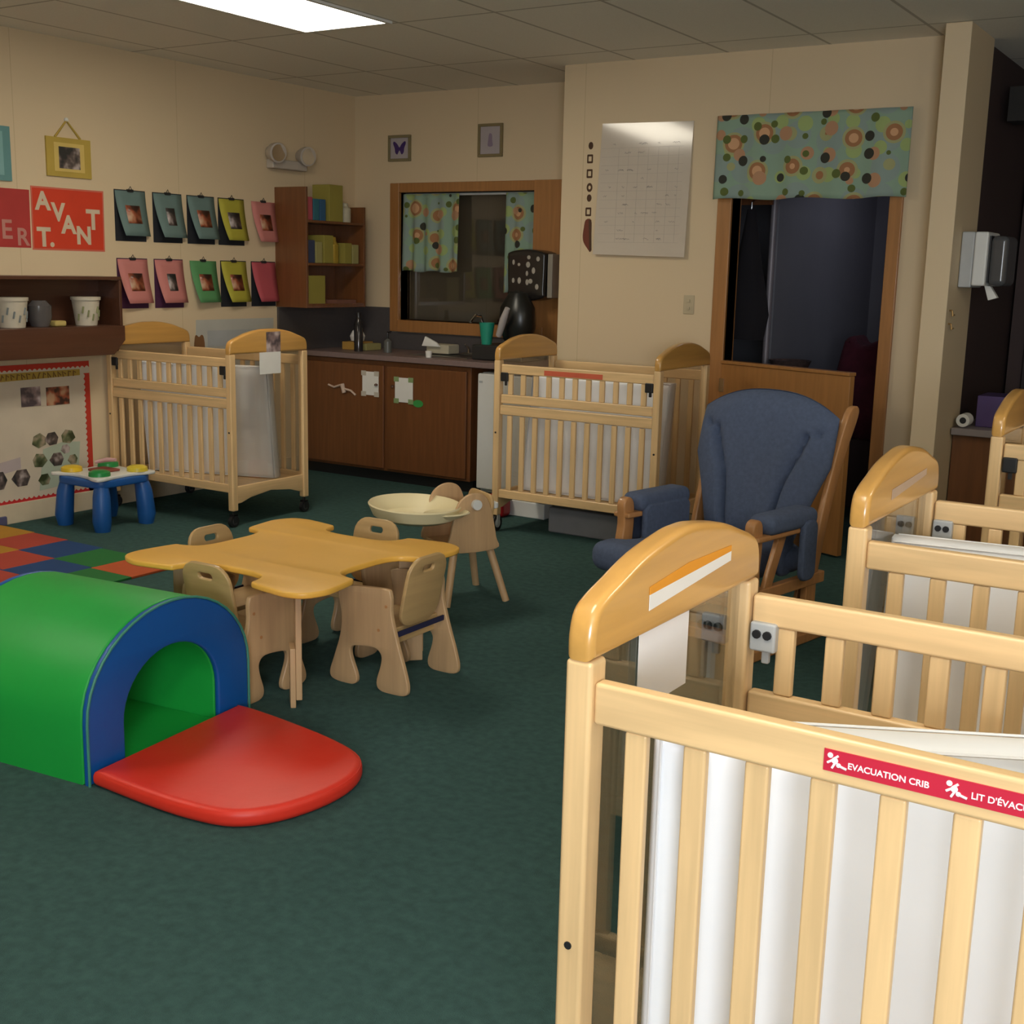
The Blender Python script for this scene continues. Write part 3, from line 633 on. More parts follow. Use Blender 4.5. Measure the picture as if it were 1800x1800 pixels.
# ------------------------------------------------------------------ counter run in the alcove
t = thing('base_cabinet', 'dark wood base cabinet with two doors under the mauve counter', 'cabinet', (0, 0, 0))
obj('cabinet_body', BX(XL + .01, -4.775, 6.98, 7.59, .08, .88), W_CAB, t, bevel=.004)
obj('toe_kick', BX(XL + .01, -4.775, 7.02, 7.5, 0, .08), BLACK, t)
for i, (a, b) in enumerate(((XL + .05, -5.525), (-5.495, -4.80))):
    d = obj('cabinet_door', BX(a, b, 6.955, 6.978, .10, .85), W_CAB, t, bevel=.006)
    x = b - .06 if i == 0 else a + .06
    obj('door_knob', lathe(B(), [(0, 0), (.014, .003), (.012, .015), (0, .02)], (0, 0, 0), 12), W_DARK, d).location = (x, 6.945, .70)
for x0, x1, z0, z1, lab in ((-5.715, -5.565, .63, .80, 'left'), (-5.415, -5.255, .60, .775, 'right')):
    o = tag(obj('notice_paper', BX(x0, x1, 6.949, 6.951, z0, z1), PAPER), 'white notice paper taped to the %s cabinet door' % lab, 'paper', 'papers on the cabinet doors')
    for dx, dz in ((0, z1 - z0 - .02), (0, .0), (x1 - x0 - .03, 0), (x1 - x0 - .03, z1 - z0 - .02)): obj('tape', BX(x0 - .01 + dx, x0 + .035 + dx, 6.9475, 6.9485, z0 - .01 + dz, z0 + .025 + dz), flat('tape_' + lab, (.55, .5, .42) if lab == 'left' else (.25, .35, .15)), o)
bm = B(); tube(bm, [(-6.04, 6.95, .68), (-5.98, 6.945, .665), (-5.92, 6.945, .685), (-5.88, 6.94, .66), (-5.82, 6.945, .65), (-5.78, 6.95, .62)], .008, 8); tube(bm, [(-5.90, 6.94, .695), (-5.88, 6.94, .63)], .016, 8)
tag(obj('safety_latch', bm, mat('cream_latch', (.6, .45, .36), .5)), 'pale plastic child safety latch on the left cabinet door', 'safety latch')
tag(obj('door_sticker', lathe(B(), [(0, 0), (.045, 0), (.045, .002), (0, .002)], (0, 0, 0), 14, 1, .6), flat('sticker_green', (.04, .3, .06))), 'small green sticker beside the right notice on the cabinet', 'sticker')
st = bpy.data.objects['door_sticker']; st.rotation_euler = (PI / 2, 0, 0); st.location = (-5.21, 6.9525, .60)
S_ = obj('countertop', BX(XL + .005, -4.12, 6.93, 7.595, .885, .925), COUNTER, bevel=.006); tag(S_, 'mauve laminate countertop running along the alcove', 'countertop')
t = thing('backsplash', 'dark grey laminate backsplash around the counter corner', 'backsplash')
obj('back_run', BX(XL + .02, -5.955, YB - .02, YB, .926, 1.24), SPLASH, t); obj('side_run', BX(XL, XL + .02, 6.71, YB - .001, .926, 1.24), SPLASH, t); obj('sill_run', BX(-5.955, -4.12, YB - .02, YB, .926, 1.055), SPLASH, t)
# mini fridge
t = thing('mini_fridge', 'white mini fridge under the counter beside the cabinet', 'fridge', (0, 0, 0))
obj('fridge_body', BX(-4.70, -4.20, 7.0, 7.55, .02, .855), WHITE, t, bevel=.01); obj('fridge_door', BX(-4.70, -4.20, 6.945, 6.995, .05, .85), WHITE, t, bevel=.012)
obj('fridge_feet', BX(-4.68, -4.22, 7.03, 7.5, 0, .02), BLACK, t); obj('fridge_badge', BX(-4.685, -4.655, 6.942, 6.944, .785, .80), GREYP, t)
# hutch shelf unit on the left wall, open to the right
t = thing('wall_shelf_unit', 'tall dark wood open shelf unit hung above the counter corner', 'shelf unit')
hx0, hx1, hy0, hy1, hz0, hz1 = XL + .001, -6.02, 6.70, 7.36, 1.245, 2.09
obj('end_panel', BX(hx0, hx1, hy0, hy0 + .02, hz0, hz1), W_CAB, t, bevel=.002)
plate('end_panel', [[(hx0, hz0), (hx1, hz0), (hx1, hz1 - .11), (hx0, hz1 - .11)]], .02, XZ(hy1), W_CAB, t, bev=.002)
obj('back_panel', BX(hx0, hx0 + .01, hy0 + .02, hy1 - .02, hz0, 1.98), W_CAB, t)
for z in (hz0, 1.545, 1.845): obj('shelf_board', BX(hx0 + .01, hx1, hy0 + .02, hy1 - .02, z, z + .018), W_CAB, t, bevel=.002)
obj('shelf_edge', BX(hx1 - .01, hx1, hy0 + .02, hy1 - .02, hz0 + .018, hz0 + .03), W_CAB, t)
YEL = flat('yellow_carton', (.30, .25, .045)); YEL2 = flat('pale_yellow_carton', (.34, .30, .11)); TEAL = flat('teal_box', (.03, .14, .18)); PINK = flat('pink_box', (.4, .07, .09)); CREAMB = flat('cream_bottle', (.5, .45, .33)); DBL = flat('dark_blue_box', (.04, .05, .10))
def shelf_item(name, y0, y1, z, h, m, label, cat, round_=False, d=.16, grp='packets and tins in the wall shelf unit'):
    if round_:
        r = (y1 - y0) / 2; bm = lathe(B(), [(0, 0), (r * .95, 0), (r, .01), (r, h * .72), (r * .6, h * .85), (r * .55, h), (0, h)], (-6.11, (y0 + y1) / 2, z), 16)
        tag(obj(name, bm, m), label, cat, grp)
    else: tag(obj(name, BX(-6.05 - d, -6.045, y0, y1, z, z + h), m, bevel=.004), label, cat, grp)
z = 1.864
shelf_item('carton', 6.73, 6.80, z, .16, PINK, 'pink packet at the left end of the top shelf', 'box')
shelf_item('carton', 6.81, 6.87, z, .15, TEAL, 'pale teal packet beside the pink one, top shelf', 'box')
shelf_item('carton', 6.88, 6.94, z, .15, flat('blue_box', (.03, .10, .2)), 'blue packet in the middle of the top shelf', 'box')
shelf_item('carton', 6.98, 7.13, z, .26, YEL, 'tall yellow carton standing above the top shelf', 'box')
shelf_item('lotion_bottle', 7.17, 7.27, z, .14, CREAMB, 'cream bottle at the right end of the top shelf', 'bottle', True)
z = 1.564
shelf_item('carton', 6.74, 6.82, z, .16, DBL, 'dark packet at the left of the middle shelf', 'box')
shelf_item('carton', 6.83, 6.90, z, .15, YEL2, 'pale yellow packet, second on the middle shelf', 'box')
shelf_item('carton', 6.92, 7.02, z, .20, YEL, 'taller yellow carton in the middle of the middle shelf', 'box')
shelf_item('tin', 7.04, 7.13, z, .19, mat('gold_tin', (.5, .34, .05), .3, metal=.4), 'shiny yellow tin right of the middle carton', 'tin', True)
shelf_item('carton', 7.15, 7.23, z, .15, YEL, 'yellow carton near the right of the middle shelf', 'box')
shelf_item('carton', 7.24, 7.31, z, .14, YEL2, 'pale carton at the right end of the middle shelf', 'box')
z = 1.264
shelf_item('canister', 6.75, 6.93, z, .21, YEL, 'large yellow canister on the bottom shelf', 'canister', False)
shelf_item('small_box', 7.05, 7.28, z, .035, mat('brown_pouch', (.2, .08, .05), .8), 'flat brown packet on the bottom shelf', 'box')
# emergency light
t = thing('emergency_light', 'white emergency light with two round lamps above the wall papers', 'emergency light')
obj('battery_box', BX(XL, XL + .07, 6.62, 6.98, 2.215, 2.28), mat('aged_white', (.5, .44, .38), .5), t, bevel=.01)
for y in (6.64, 6.95):
    bm = B(); tube(bm, [(XL + .03, y, 2.325), (XL + .09, y - .02, 2.32), (XL + .13, y - .03, 2.315)], [.045, .065, .068], 20); h = obj('lamp_head', bm, mat('aged_white', (.5, .44, .38), .5), t)
    bm = B(); tube(bm, [(XL + .131, y - .03, 2.315), (XL + .134, y - .0305, 2.3148)], .058, 20); obj('reflector', bm, CHROME, h)
    bm = B(); tube(bm, [(XL + .035, y, 2.27), (XL + .035, y, 2.29)], .015, 10); obj('lamp_neck', bm, mat('aged_white', (.5, .44, .38), .5), t)
# small framed pictures
def frame(label, x0, x1, z0, z1, art, fc):
    t = thing('picture_frame', label, 'picture frame', group='small frames above the pass-through window')
    bm = B()
    for a in ((x0, x1, z0, z0 + .02), (x0, x1, z1 - .02, z1), (x0, x0 + .02, z0 + .02, z1 - .02), (x1 - .02, x1, z0 + .02, z1 - .02)): box(bm, a[0], a[1], YB - .02, YB, a[2], a[3])
    obj('frame_border', bm, fc, t, bevel=.003); obj('mat_board', BX(x0 + .02, x1 - .02, YB - .01, YB - .004, z0 + .02, z1 - .02), flat('pale_mat', (.42, .37, .38)), t)
    cx, cz = (x0 + x1) / 2, (z0 + z1) / 2
    if art == 'b':
        out = []
        wing = [(0, .005), (.02, .03), (.05, .05), (.06, .035), (.045, .0), (.04, -.03), (.02, -.045), (0, -.015)]
        pts = wing + [(-x, z_) for x, z_ in reversed(wing[1:-1])]
        plate('butterfly_print', [spline(pts, 3)], .001, XZ(YB - .0105, cx, cz), flat('purple_print', (.05, .02, .13)), t, bev=.0003)
    else:
        pts = spline([(-.01, .045), (.012, .04), (.015, .0), (.02, -.04), (-.02, -.04), (-.018, 0)], 3)
        plate('figure_print', [pts], .001, XZ(YB - .0105, cx, cz), flat('lilac_print', (.26, .2, .27)), t, bev=.0003)
frame('small olive frame with a purple butterfly picture, left of two', -5.985, -5.775, 2.33, 2.52, 'b', flat('olive_frame', (.22, .18, .09)))
frame('small wooden frame with a faint lilac figure, right of two', -5.165, -4.955, 2.34, 2.57, 'f', flat('wood_frame', (.22, .17, .08)))
# counter clutter
def on_counter(name, prof, x, y, m, label, cat, n=20): return tag(obj(name, lathe(B(), prof, (x, y, .926), n), m), label, cat)
t = thing('wipes_tub', 'clear bag of white tissues in a yellow box on the counter', 'box'); obj('box_body', BX(-6.12, -5.98, 7.2, 7.4, .926, .985), flat('amber_box', (.45, .25, .05)), t, bevel=.004); obj('box_body', BX(-5.98, -5.90, 7.22, 7.4, .926, .975), YEL2, t, bevel=.004)
obj('tissue', lathe(B(), [(0, 0), (.05, .005), (.06, .04), (.04, .08), (.015, .095), (0, .09)], (-6.05, 7.3, .985), 14), PAPER, t)
t = thing('spray_bottle', 'tall dark bottle with a shiny highlight on the counter', 'bottle'); obj('bottle_body', lathe(B(), [(0, 0), (.033, 0), (.034, .2), (.02, .23), (.016, .25), (.016, .26), (0, .26)], (-5.90, 7.13, .926), 18), mat('dark_gloss_bottle', (.05, .045, .045), .12, metal=.5), t)
obj('bottle_cap', lathe(B(), [(0, 0), (.019, 0), (.017, .025), (0, .028)], (-5.90, 7.13, 1.186), 14), BLACK, t)
t = thing('soap_pump', 'small dark soap pump between bottle and sink', 'soap dispenser'); obj('pump_body', lathe(B(), [(0, 0), (.03, 0), (.03, .08), (.012, .10), (0, .10)], (-5.68, 7.2, .926), 14), mat('grey_bottle', (.12, .12, .11), .3), t)
bm = tube(B(), [(-5.68, 7.2, 1.026), (-5.68, 7.2, 1.075), (-5.64, 7.18, 1.075)], .007, 8); obj('pump_nozzle', bm, BLACK, t)
t = thing('sink', 'steel sink set into the mauve counter', 'sink')
bm = B()
for a in ((-5.42, -4.90, 7.10, 7.14), (-5.42, -4.90, 7.46, 7.50), (-5.42, -5.38, 7.14, 7.46), (-4.94, -4.90, 7.14, 7.46)): box(bm, a[0], a[1], a[2], a[3], .9255, .931)
obj('sink_rim', bm, mat('steel', (.4, .4, .4), .3, metal=1), t, bevel=.002); obj('sink_basin', BX(-5.38, -4.94, 7.14, 7.46, .9255, .927), mat('steel_dark', (.12, .12, .12), .35, metal=1), t)
t = thing('faucet', 'chrome gooseneck faucet with two handles at the sink', 'faucet')
bm = tube(B(), [(-5.05, 7.52, .93), (-5.05, 7.52, 1.16), (-5.05, 7.49, 1.21), (-5.05, 7.42, 1.22), (-5.05, 7.36, 1.17)], .010, 10); obj('spout', bm, CHROME, t)
for x in (-5.17, -4.95): bm = tube(B(), [(x, 7.52, .93), (x, 7.52, .97), (x, 7.47, 1.0)], [.012, .012, .007], 10); obj('tap_handle', bm, CHROME, t)
obj('deck_plate', BX(-5.22, -4.90, 7.50, 7.54, .9315, .938), CHROME, t, bevel=.003)
t = thing('sponge_caddy', 'cream dish caddy with a cloth standing left of the faucet', 'caddy'); obj('caddy_body', BX(-5.40, -5.20, 7.30, 7.44, .932, 1.0), CREAMB, t, bevel=.008)
plate('cloth_corner', [[(-.1, 0), (.06, 0), (.03, .03), (-.07, .07)]], .02, XZ(7.29, -5.32, .985), PAPER, t, bev=.003)
on_counter('cup', [(0, 0), (.02, 0), (.025, .045), (.022, .045), (.018, .004), (0, .004)], -5.17, 7.02, PAPER, 'tiny white cup at the counter edge before the sink', 'cup')
t = thing('teal_cup', 'teal plastic cup on the right end of the counter', 'cup'); obj('cup_body', lathe(B(), [(0, 0), (.035, 0), (.055, .15), (.052, .15), (.033, .005), (0, .005)], (-4.80, 7.20, 1.03), 20), flat('teal_plastic', (.02, .30, .20), .4), t)
t = thing('dish_rack', 'dark drying rack at the right end of the counter', 'rack'); obj('rack_body', BX(-4.86, -4.45, 7.1, 7.45, .927, 1.03), mat('dark_rack', (.02, .02, .02), .5), t, bevel=.01)
bm = B(); lathe(bm, [(0, 0), (.10, .01), (.16, .12), (.15, .26), (.08, .36), (0, .38)], (-4.60, 7.28, 1.031), 20, .85, .7); t = thing('coffee_maker', 'black rounded appliance with a pale handle under the towel dispenser', 'appliance'); obj('appliance_body', bm, mat('black_gloss', (.012, .013, .012), .3), t)
bm = tube(B(), [(-4.66, 7.14, 1.10), (-4.60, 7.10, 1.21), (-4.555, 7.08, 1.29)], [.022, .026, .018], 12); obj('appliance_handle', bm, mat('pale_handle', (.5, .46, .45), .3), t)
# towel dispenser, its speckled reflections painted on as pale dots
t = thing('towel_dispenser', 'black towel dispenser with reflections painted as pale dots beside the window', 'paper dispenser')
plate('dispenser_body', [spline([(-4.75, 1.42), (-4.74, 1.36), (-4.60, 1.335), (-4.46, 1.36), (-4.45, 1.42), (-4.445, 1.62), (-4.46, 1.67), (-4.60, 1.69), (-4.74, 1.67), (-4.755, 1.62)], 4)], .18, XZ(YB - .048), mat('smoke_plastic', (.02, .017, .015), .25), t, bev=.02, seg=3)
obj('dispenser_side', BX(-4.44, -4.40, YB - .20, YB - .048, 1.36, 1.66), mat('dispenser_grey', (.3, .27, .22), .5), t, bevel=.006)
for x, z_, r, q in ((-4.575, 1.635, .014, 1), (-4.50, 1.625, .014, 1.2), (-4.70, 1.60, .010, 1.8), (-4.655, 1.585, .011, 1), (-4.58, 1.585, .017, 1.2), (-4.535, 1.545, .014, 1.6), (-4.588, 1.525, .010, 1.8), (-4.70, 1.475, .011, 1.6), (-4.65, 1.475, .014, 1.6), (-4.585, 1.465, .013, 1.6), (-4.558, 1.472, .017, 1), (-4.505, 1.435, .014, 1.4)):
    yy = YB - .228; out = [(x + r * math.cos(2 * PI * k / 12), z_ + r * q * math.sin(2 * PI * k / 12)) for k in range(12)]
    plate('painted_reflection', [out], .0012, XZ(yy), flat('reflection_tone', (.42, .38, .32)), t, bev=.0003)

# ------------------------------------------------------------------ door wall items
TILT = Mx((0, YD - .001, 2.455), (1, 0, 0), (0, .032, 1)); TI = TILT @ Matrix.Translation((0, 0, .0034)) @ Matrix.Rotation(-PI / 2, 4, 'X') @ Matrix.Translation((0, -YD + .005, -2.455))
t = thing('wall_chart', 'large white laminated chart with faint grid on the doorway wall', 'chart')
plate('chart_sheet', [[(-3.85, 1.655 - 2.455), (-3.215, 1.645 - 2.455), (-3.205, 2.445 - 2.455), (-3.825, 0)]], .003, TILT, mat('laminated_paper', (.57, .50, .42), .10, .02, spec=.7), t, bev=.001, smooth=False)
bm = B()
for k in range(12): zz = 1.73 + k * .052; box(bm, -3.82, -3.26, YD - .0050, YD - .0045, zz, zz + .0018)
for k in range(7): xx = -3.70 + k * .068; box(bm, xx, xx + .0015, YD - .0050, YD - .0045, 1.73, 2.30)
bm.transform(TI); obj('ruled_lines', bm, flat('faint_ink', (.40, .35, .30)), t, smooth=False)
bm = B(); random.seed(3)
for k in range(46):
    xx = random.uniform(-3.80, -3.30); zz = 1.735 + random.randint(0, 11) * .052 + .012; wdt = random.uniform(.015, .05)
    n = int(wdt / .006)
    for q in range(n): tube(bm, [(xx + q * .006, YD - .0052, zz + random.uniform(0, .012)), (xx + q * .006 + .007, YD - .0052, zz + random.uniform(0, .014))], .0009, 4)
bm.transform(TI); obj('handwriting', bm, flat('grey_ink', (.25, .22, .22)), t, smooth=False)
BRN = flat('brown_sticker', (.07, .03, .012)); RBR = flat('red_brown_sticker', (.16, .04, .02))
decs = [('topmost small brown dot', 2.325, 'dot'), ('second small brown square outline', 2.245, 'sq'), ('third small brown square outline', 2.155, 'sq'), ('fourth small brown ring', 2.07, 'ring'), ('fifth small brown blob', 2.005, 'dot'), ('sixth small brown square outline', 1.92, 'sq')]
for lab, zz, kd in decs:
    x = -3.905 if kd != 'sq' else -3.908
    if kd == 'dot': outs = [[(.017 * math.cos(a), .023 * math.sin(a)) for a in [2 * PI * k / 16 for k in range(16)]]]
    elif kd == 'ring': outs = [[(.021 * math.cos(a), .028 * math.sin(a)) for a in [2 * PI * k / 16 for k in range(16)]], [(.009 * math.cos(a), .012 * math.sin(a)) for a in [2 * PI * k / 16 for k in range(16)]]]
    else: outs = [rrect(-.021, .021, -.027, .027, .006), rrect(-.011, .011, -.015, .015, .003)]
    o = plate('wall_sticker', outs, .001, XZ(YD, x, zz), BRN, None, bev=.0003); tag(o, lab + ' sticker left of the wall chart', 'sticker', 'column of brown stickers beside the wall chart')
t = thing('tower_sticker', 'tall red-brown sticker at the bottom of the sticker column', 'sticker', group='column of brown stickers beside the wall chart')
plate('sticker_sheet', [spline([(-.02, .1), (.02, .1), (.025, .02), (.025, -.08), (.02, -.10), (-.0, -.08), (-.03, -.04), (-.038, .0), (-.032, .05)], 3)], .001, XZ(YD, -3.905, 1.77), RBR, t, bev=.0003)
plate('sticker_stripe', [[(0, .1), (.02, .1), (.028, -.09), (.012, -.1)]], .0008, XZ(YD - .0012, -3.903, 1.77), BRN, t, bev=.0002)
t = thing('light_switch', 'cream light switch plate between the chart and the doorway', 'light switch')
obj('cover_plate', BX(-3.215, -3.145, YD - .006, YD, 1.305, 1.42), mat('switch_cream', (.5, .42, .28), .4), t, bevel=.003)
for z_ in (1.34, 1.385): obj('toggle', BX(-3.188, -3.172, YD - .014, YD - .006, z_ - .009, z_ + .009), mat('switch_cream', (.5, .42, .28), .4), t, bevel=.002)

# ------------------------------------------------------------------ left wall items
def wplate(name, outs, m, parent=None, off=0, t_=.0015, **k): return plate(name, outs, t_, YZ(XL + off + .0006), m, parent, bev=.0004, smooth=False, **k)
for lab, y0, y1, z0, z1, c, sz in (('yellow hanging picture frame on the upper left wall', 4.785, 5.10, 2.03, 2.255, (.47, .33, .06), 1), ('teal hanging frame cut off by the left edge', 4.22, 4.545, 1.98, 2.28, (.12, .27, .27), 1)):
    t = thing('picture_frame', lab, 'picture frame', group='coloured frames hung on the left wall')
    yc = (y0 + y1) / 2; zc = (z0 + z1) / 2
    wplate('frame_board', [[(y0, z0), (y1, z0), (y1, z1), (y0, z1)]], flat('frame_paint_%d' % int(y0 * 100), c), t, 0, .012)
    wplate('mat_board', [[(y0 + .05, z0 + .03), (y1 - .05, z0 + .03), (y1 - .05, z1 - .03), (y0 + .05, z1 - .03)]], flat('mat_cream_%d' % int(y0 * 100), tuple(min(1, x * 1.25 + .06) for x in c)), t, .0125)
    wplate('photo', [[(yc - .075, zc - .065), (yc + .075, zc - .065), (yc + .075, zc + .06), (yc - .075, zc + .06)]], PH2, t, .0145)
    bm = tube(B(), [(XL + .006, yc - .09, z1), (XL + .006, yc - .005, z1 + .10), (XL + .006, yc + .09, z1)], .007, 6); obj('hanging_ribbon', bm, flat('frame_paint_%d' % int(y0 * 100), c), t)
    bm = tube(B(), [(XL, yc - .005, z1 + .105), (XL + .012, yc - .005, z1 + .105)], .012, 8); obj('wall_hook', bm, WHITE, t)
t = thing('letter_poster', 'bright orange-red poster with white letters spelling AVANT T.', 'poster', group='red letter posters on the left wall')
wplate('poster_sheet', [[(4.675, 1.61), (5.175, 1.61), (5.18, 1.955), (4.68, 1.955)]], flat('poster_orange_red', (.62, .045, .012)), t)
wplate('poster_edge', [[(4.665, 1.60), (5.185, 1.60), (5.19, 1.965), (4.67, 1.965)], [(4.675, 1.61), (5.175, 1.61), (5.18, 1.955), (4.68, 1.955)]], flat('poster_rim', (.6, .14, .09)), t)
LT = flat('letter_pale', (.62, .50, .36))
for ch, y, z_, s_ in (('A', 4.70, 1.835, .115), ('V', 4.81, 1.775, .115), ('A', 4.875, 1.705, .115), ('N', 4.975, 1.645, .115), ('T', 5.055, 1.735, .13), ('T', 4.70, 1.625, .12), ('.', 4.785, 1.625, .12)):
    text('letter', ch, s_ * 1.25, YZ(XL + .003, y, z_), LT, t, .0006, .0055)
t = thing('letter_poster', 'dull red poster with letters E R at the left edge', 'poster', group='red letter posters on the left wall')
wplate('poster_sheet', [[(4.15, 1.61), (4.655, 1.61), (4.66, 1.94), (4.15, 1.94)]], flat('poster_dull_red', (.42, .035, .03)), t)
for ch, y, z_, s_ in (('E', 4.46, 1.66, .12), ('R', 4.56, 1.625, .11)): text('letter', ch, s_ * 1.25, YZ(XL + .003, y, z_), flat('letter_pink', (.5, .22, .18)), t, .0006, .003)
# ten hanging sheets, clipped, two rows
BD = flat('black_backing', (.012, .014, .02)); BDP = flat('purple_backing', (.06, .012, .05))
TQ = flat('dusty_teal_paper', (.13, .20, .19)); YL = flat('yellow_paper', (.42, .38, .04)); PK = flat('pink_paper', (.55, .14, .15)); PK2 = flat('deep_pink_paper', (.46, .08, .10)); GR = flat('green_paper', (.09, .27, .10)); PK3 = flat('light_pink_paper', (.55, .20, .18))
rows = [[(5.27, TQ, BD, PH1, 'first teal sheet, left end of the top row'), (5.575, TQ, BD, PH2, 'second teal sheet of the top row'), (5.865, TQ, BD, PH1, 'third teal sheet of the top row'), (6.145, YL, BD, PH2, 'yellow sheet of the top row'), (6.455, PK3, None, PH1, 'pink sheet at the right end of the top row')],
        [(5.27, PK3, BDP, PH1, 'first pink sheet, left end of the bottom row'), (5.57, PK3, BDP, PH2, 'second pink sheet of the bottom row'), (5.87, GR, None, PH1, 'green sheet in the middle of the bottom row'), (6.155, YL, BD, PH1, 'yellow sheet of the bottom row'), (6.45, PK2, BD, None, 'plain deep pink sheet, right end of the bottom row')]]
for ri, (zt, hh) in enumerate(((1.985, .315), (1.565, .315))):
    for ci, (y, pm, bd, ph, lab) in enumerate(rows[ri]):
        t = thing('hanging_sheet', lab + ' on the left wall', 'hung paper', (XL, y, zt), 0, 'clipped paper sheets on the left wall')
        wd = .245
        if bd is not None: obj('backing_sheet', BX(.001, .003, 0, wd, -hh, 0), bd, t, smooth=False)
        bm = B(); g = []; cur = random.uniform(.045, .075)
        for j in range(9):
            v = j / 8; row = []
            for i in range(5):
                u = i / 4
                row.append(bm.verts.new((.006 + cur * v ** 1.6 * (1.0 - .45 * u), .004 + u * (wd - .006) + .035 * v ** 1.5 * (1 - u * .6), -.006 - v * (hh - .04))))
            g.append(row)
        for j in range(8):
            for i in range(4): bm.faces.new((g[j][i], g[j][i + 1], g[j + 1][i + 1], g[j + 1][i]))
        so = obj('paper', bm, pm, t); m_ = so.modifiers.new('thickness', 'SOLIDIFY'); m_.thickness = .001
        if ph is not None:
            v0, v1 = .32, .72; q = lambda v: .006 + cur * v ** 1.6 * .80
            bm = B(); ys = (.07, .185) if ci != 1 else (.09, .165); gg = []
            for v in (v0, .45, .6, v1): gg.append([bm.verts.new((.006 + cur * v ** 1.6 * (1.0 - .45 * (yy / wd)) + .003, yy + .035 * v ** 1.5 * .6, -.006 - v * (hh - .04))) for yy in ys])
            for a_, b_ in zip(gg, gg[1:]): bm.faces.new((a_[0], a_[1], b_[1], b_[0]))
            po = obj('photo', bm, ph, t); m_ = po.modifiers.new('thickness', 'SOLIDIFY'); m_.thickness = .0006
        bm = B(); box(bm, .0, .014, .10, .145, -.012, .004); tube(bm, [(.010, .11, .004), (.012, .1225, .022), (.010, .135, .004)], .002, 6); obj('clip', bm, BLACK, t)
# large pale sheet behind the left crib
t = thing('wall_sheet', 'large pale paper sheet on the wall behind the left crib', 'poster')
wplate('sheet_paper', [[(5.90, .80), (6.66, .80), (6.67, 1.165), (5.92, 1.165)]], flat('pale_blue_grey_paper', (.5, .49, .44), .6), t)
wplate('sheet_print', [[(6.02, .98), (6.50, .98), (6.50, 1.09), (6.02, 1.09)]], flat('pale_print', (.42, .43, .43), .6), t, .002)
# teddy on the crib side? small brown figure on the wall sheet
o = wplate('bear_cutout', [spline([(5.90, .955), (5.90, 1.04), (5.915, 1.065), (5.94, 1.05), (5.965, 1.065), (5.985, 1.04), (5.985, .955)], 3)], flat('brown_paper', (.20, .09, .03)), None, .004); tag(o, 'small brown bear-shaped cutout on the wall above the left crib', 'cutout')
# brown wall shelf with buckets
t = thing('wall_shelf', 'dark brown boxed wall shelf at the left edge', 'shelf')
sx0, sx1 = XL + .001, -6.10; sy0, sy1 = 3.7, 5.12
obj('back_panel', BX(sx0, sx0 + .012, sy0, sy1 - .02, 1.16, 1.43), W_DARK, t); obj('top_board', BX(sx0, sx1, sy0, sy1, 1.432, 1.452), W_DARK, t, bevel=.003)
obj('shelf_board', BX(sx0 + .012, sx1, sy0, sy1 - .02, 1.142, 1.16), W_DARK, t, bevel=.003); obj('inner_rail', BX(sx0 + .012, sx0 + .03, sy0, sy1 - .02, 1.36, 1.43), W_DARK, t)
plate('end_panel', [[(sx0, 1.0), (sx1 - .05, 1.0), (sx1, 1.08), (sx1, 1.43), (sx0, 1.43)]], .02, XZ(sy1), W_DARK, t, bev=.003)
plate('front_fascia', [[(sy0, .985), (5.03, .985), (5.118, 1.07), (5.118, 1.158), (sy0, 1.158)]], .02, YZ(sx1), W_DARK, t, bev=.004)
def bucket(y, r0, r1, h, label, c2):
    t = thing('bucket', label, 'bucket', (-6.19, y, 1.161), 0, 'pale decorated buckets on the wall shelf')
    obj('bucket_body', lathe(B(), [(0, 0), (r0, 0), (r1, h), (r1 + .005, h + .004), (r1 - .004, h + .003), (r0 - .004, .004), (0, .004)], (0, 0, 0), 28), mat('bucket_white', (.55, .49, .39), .5, .1, 9), t)
    obj('bucket_rim', lathe(B(), [(r1 - .005, h - .012), (r1 + .004, h - .014), (r1 + .005, h + .005), (r1 - .004, h + .005)], (0, 0, 0), 28), mat('bucket_rim_white', (.55, .49, .39), .5), t)
    bm = B()
    for k in range(7):
        a = -PI / 2 + .2 + k * .42; z_ = .05 + .022 * ((k * 5) % 3); r = r0 + (r1 - r0) * z_ / h
        tube(bm, [((r + .001) * math.cos(a), (r + .001) * math.sin(a), z_ - .02), ((r + .003) * math.cos(a + .1), (r + .003) * math.sin(a + .1), z_ + .02)], .006, 6)
    obj('leaf_decoration', bm, c2, t)
bucket(4.92, .062, .083, .165, 'pale bucket with green leaves at the right end of the shelf', flat('leaf_green', (.24, .25, .12)))
bucket(4.41, .07, .088, .165, 'pale bucket with blue-grey pattern at the left edge', flat('leaf_blue', (.2, .22, .22)))
tag(obj('glass_jar', lathe(B(), [(0, 0), (.05, 0), (.068, .05), (.068, .12), (.04, .15), (0, .15)], (-6.20, 4.60, 1.161), 20), mat('smoky_glass', (.10, .09, .09), .2)), 'dim smoky jar between the two pale buckets', 'jar')
tag(obj('soap_bar', BX(-6.19, -6.13, 4.655, 4.735, 1.161, 1.195), flat('yellow_soap', (.5, .38, .12)), bevel=.012, seg=3), 'small yellow block on the shelf between the buckets', 'block')
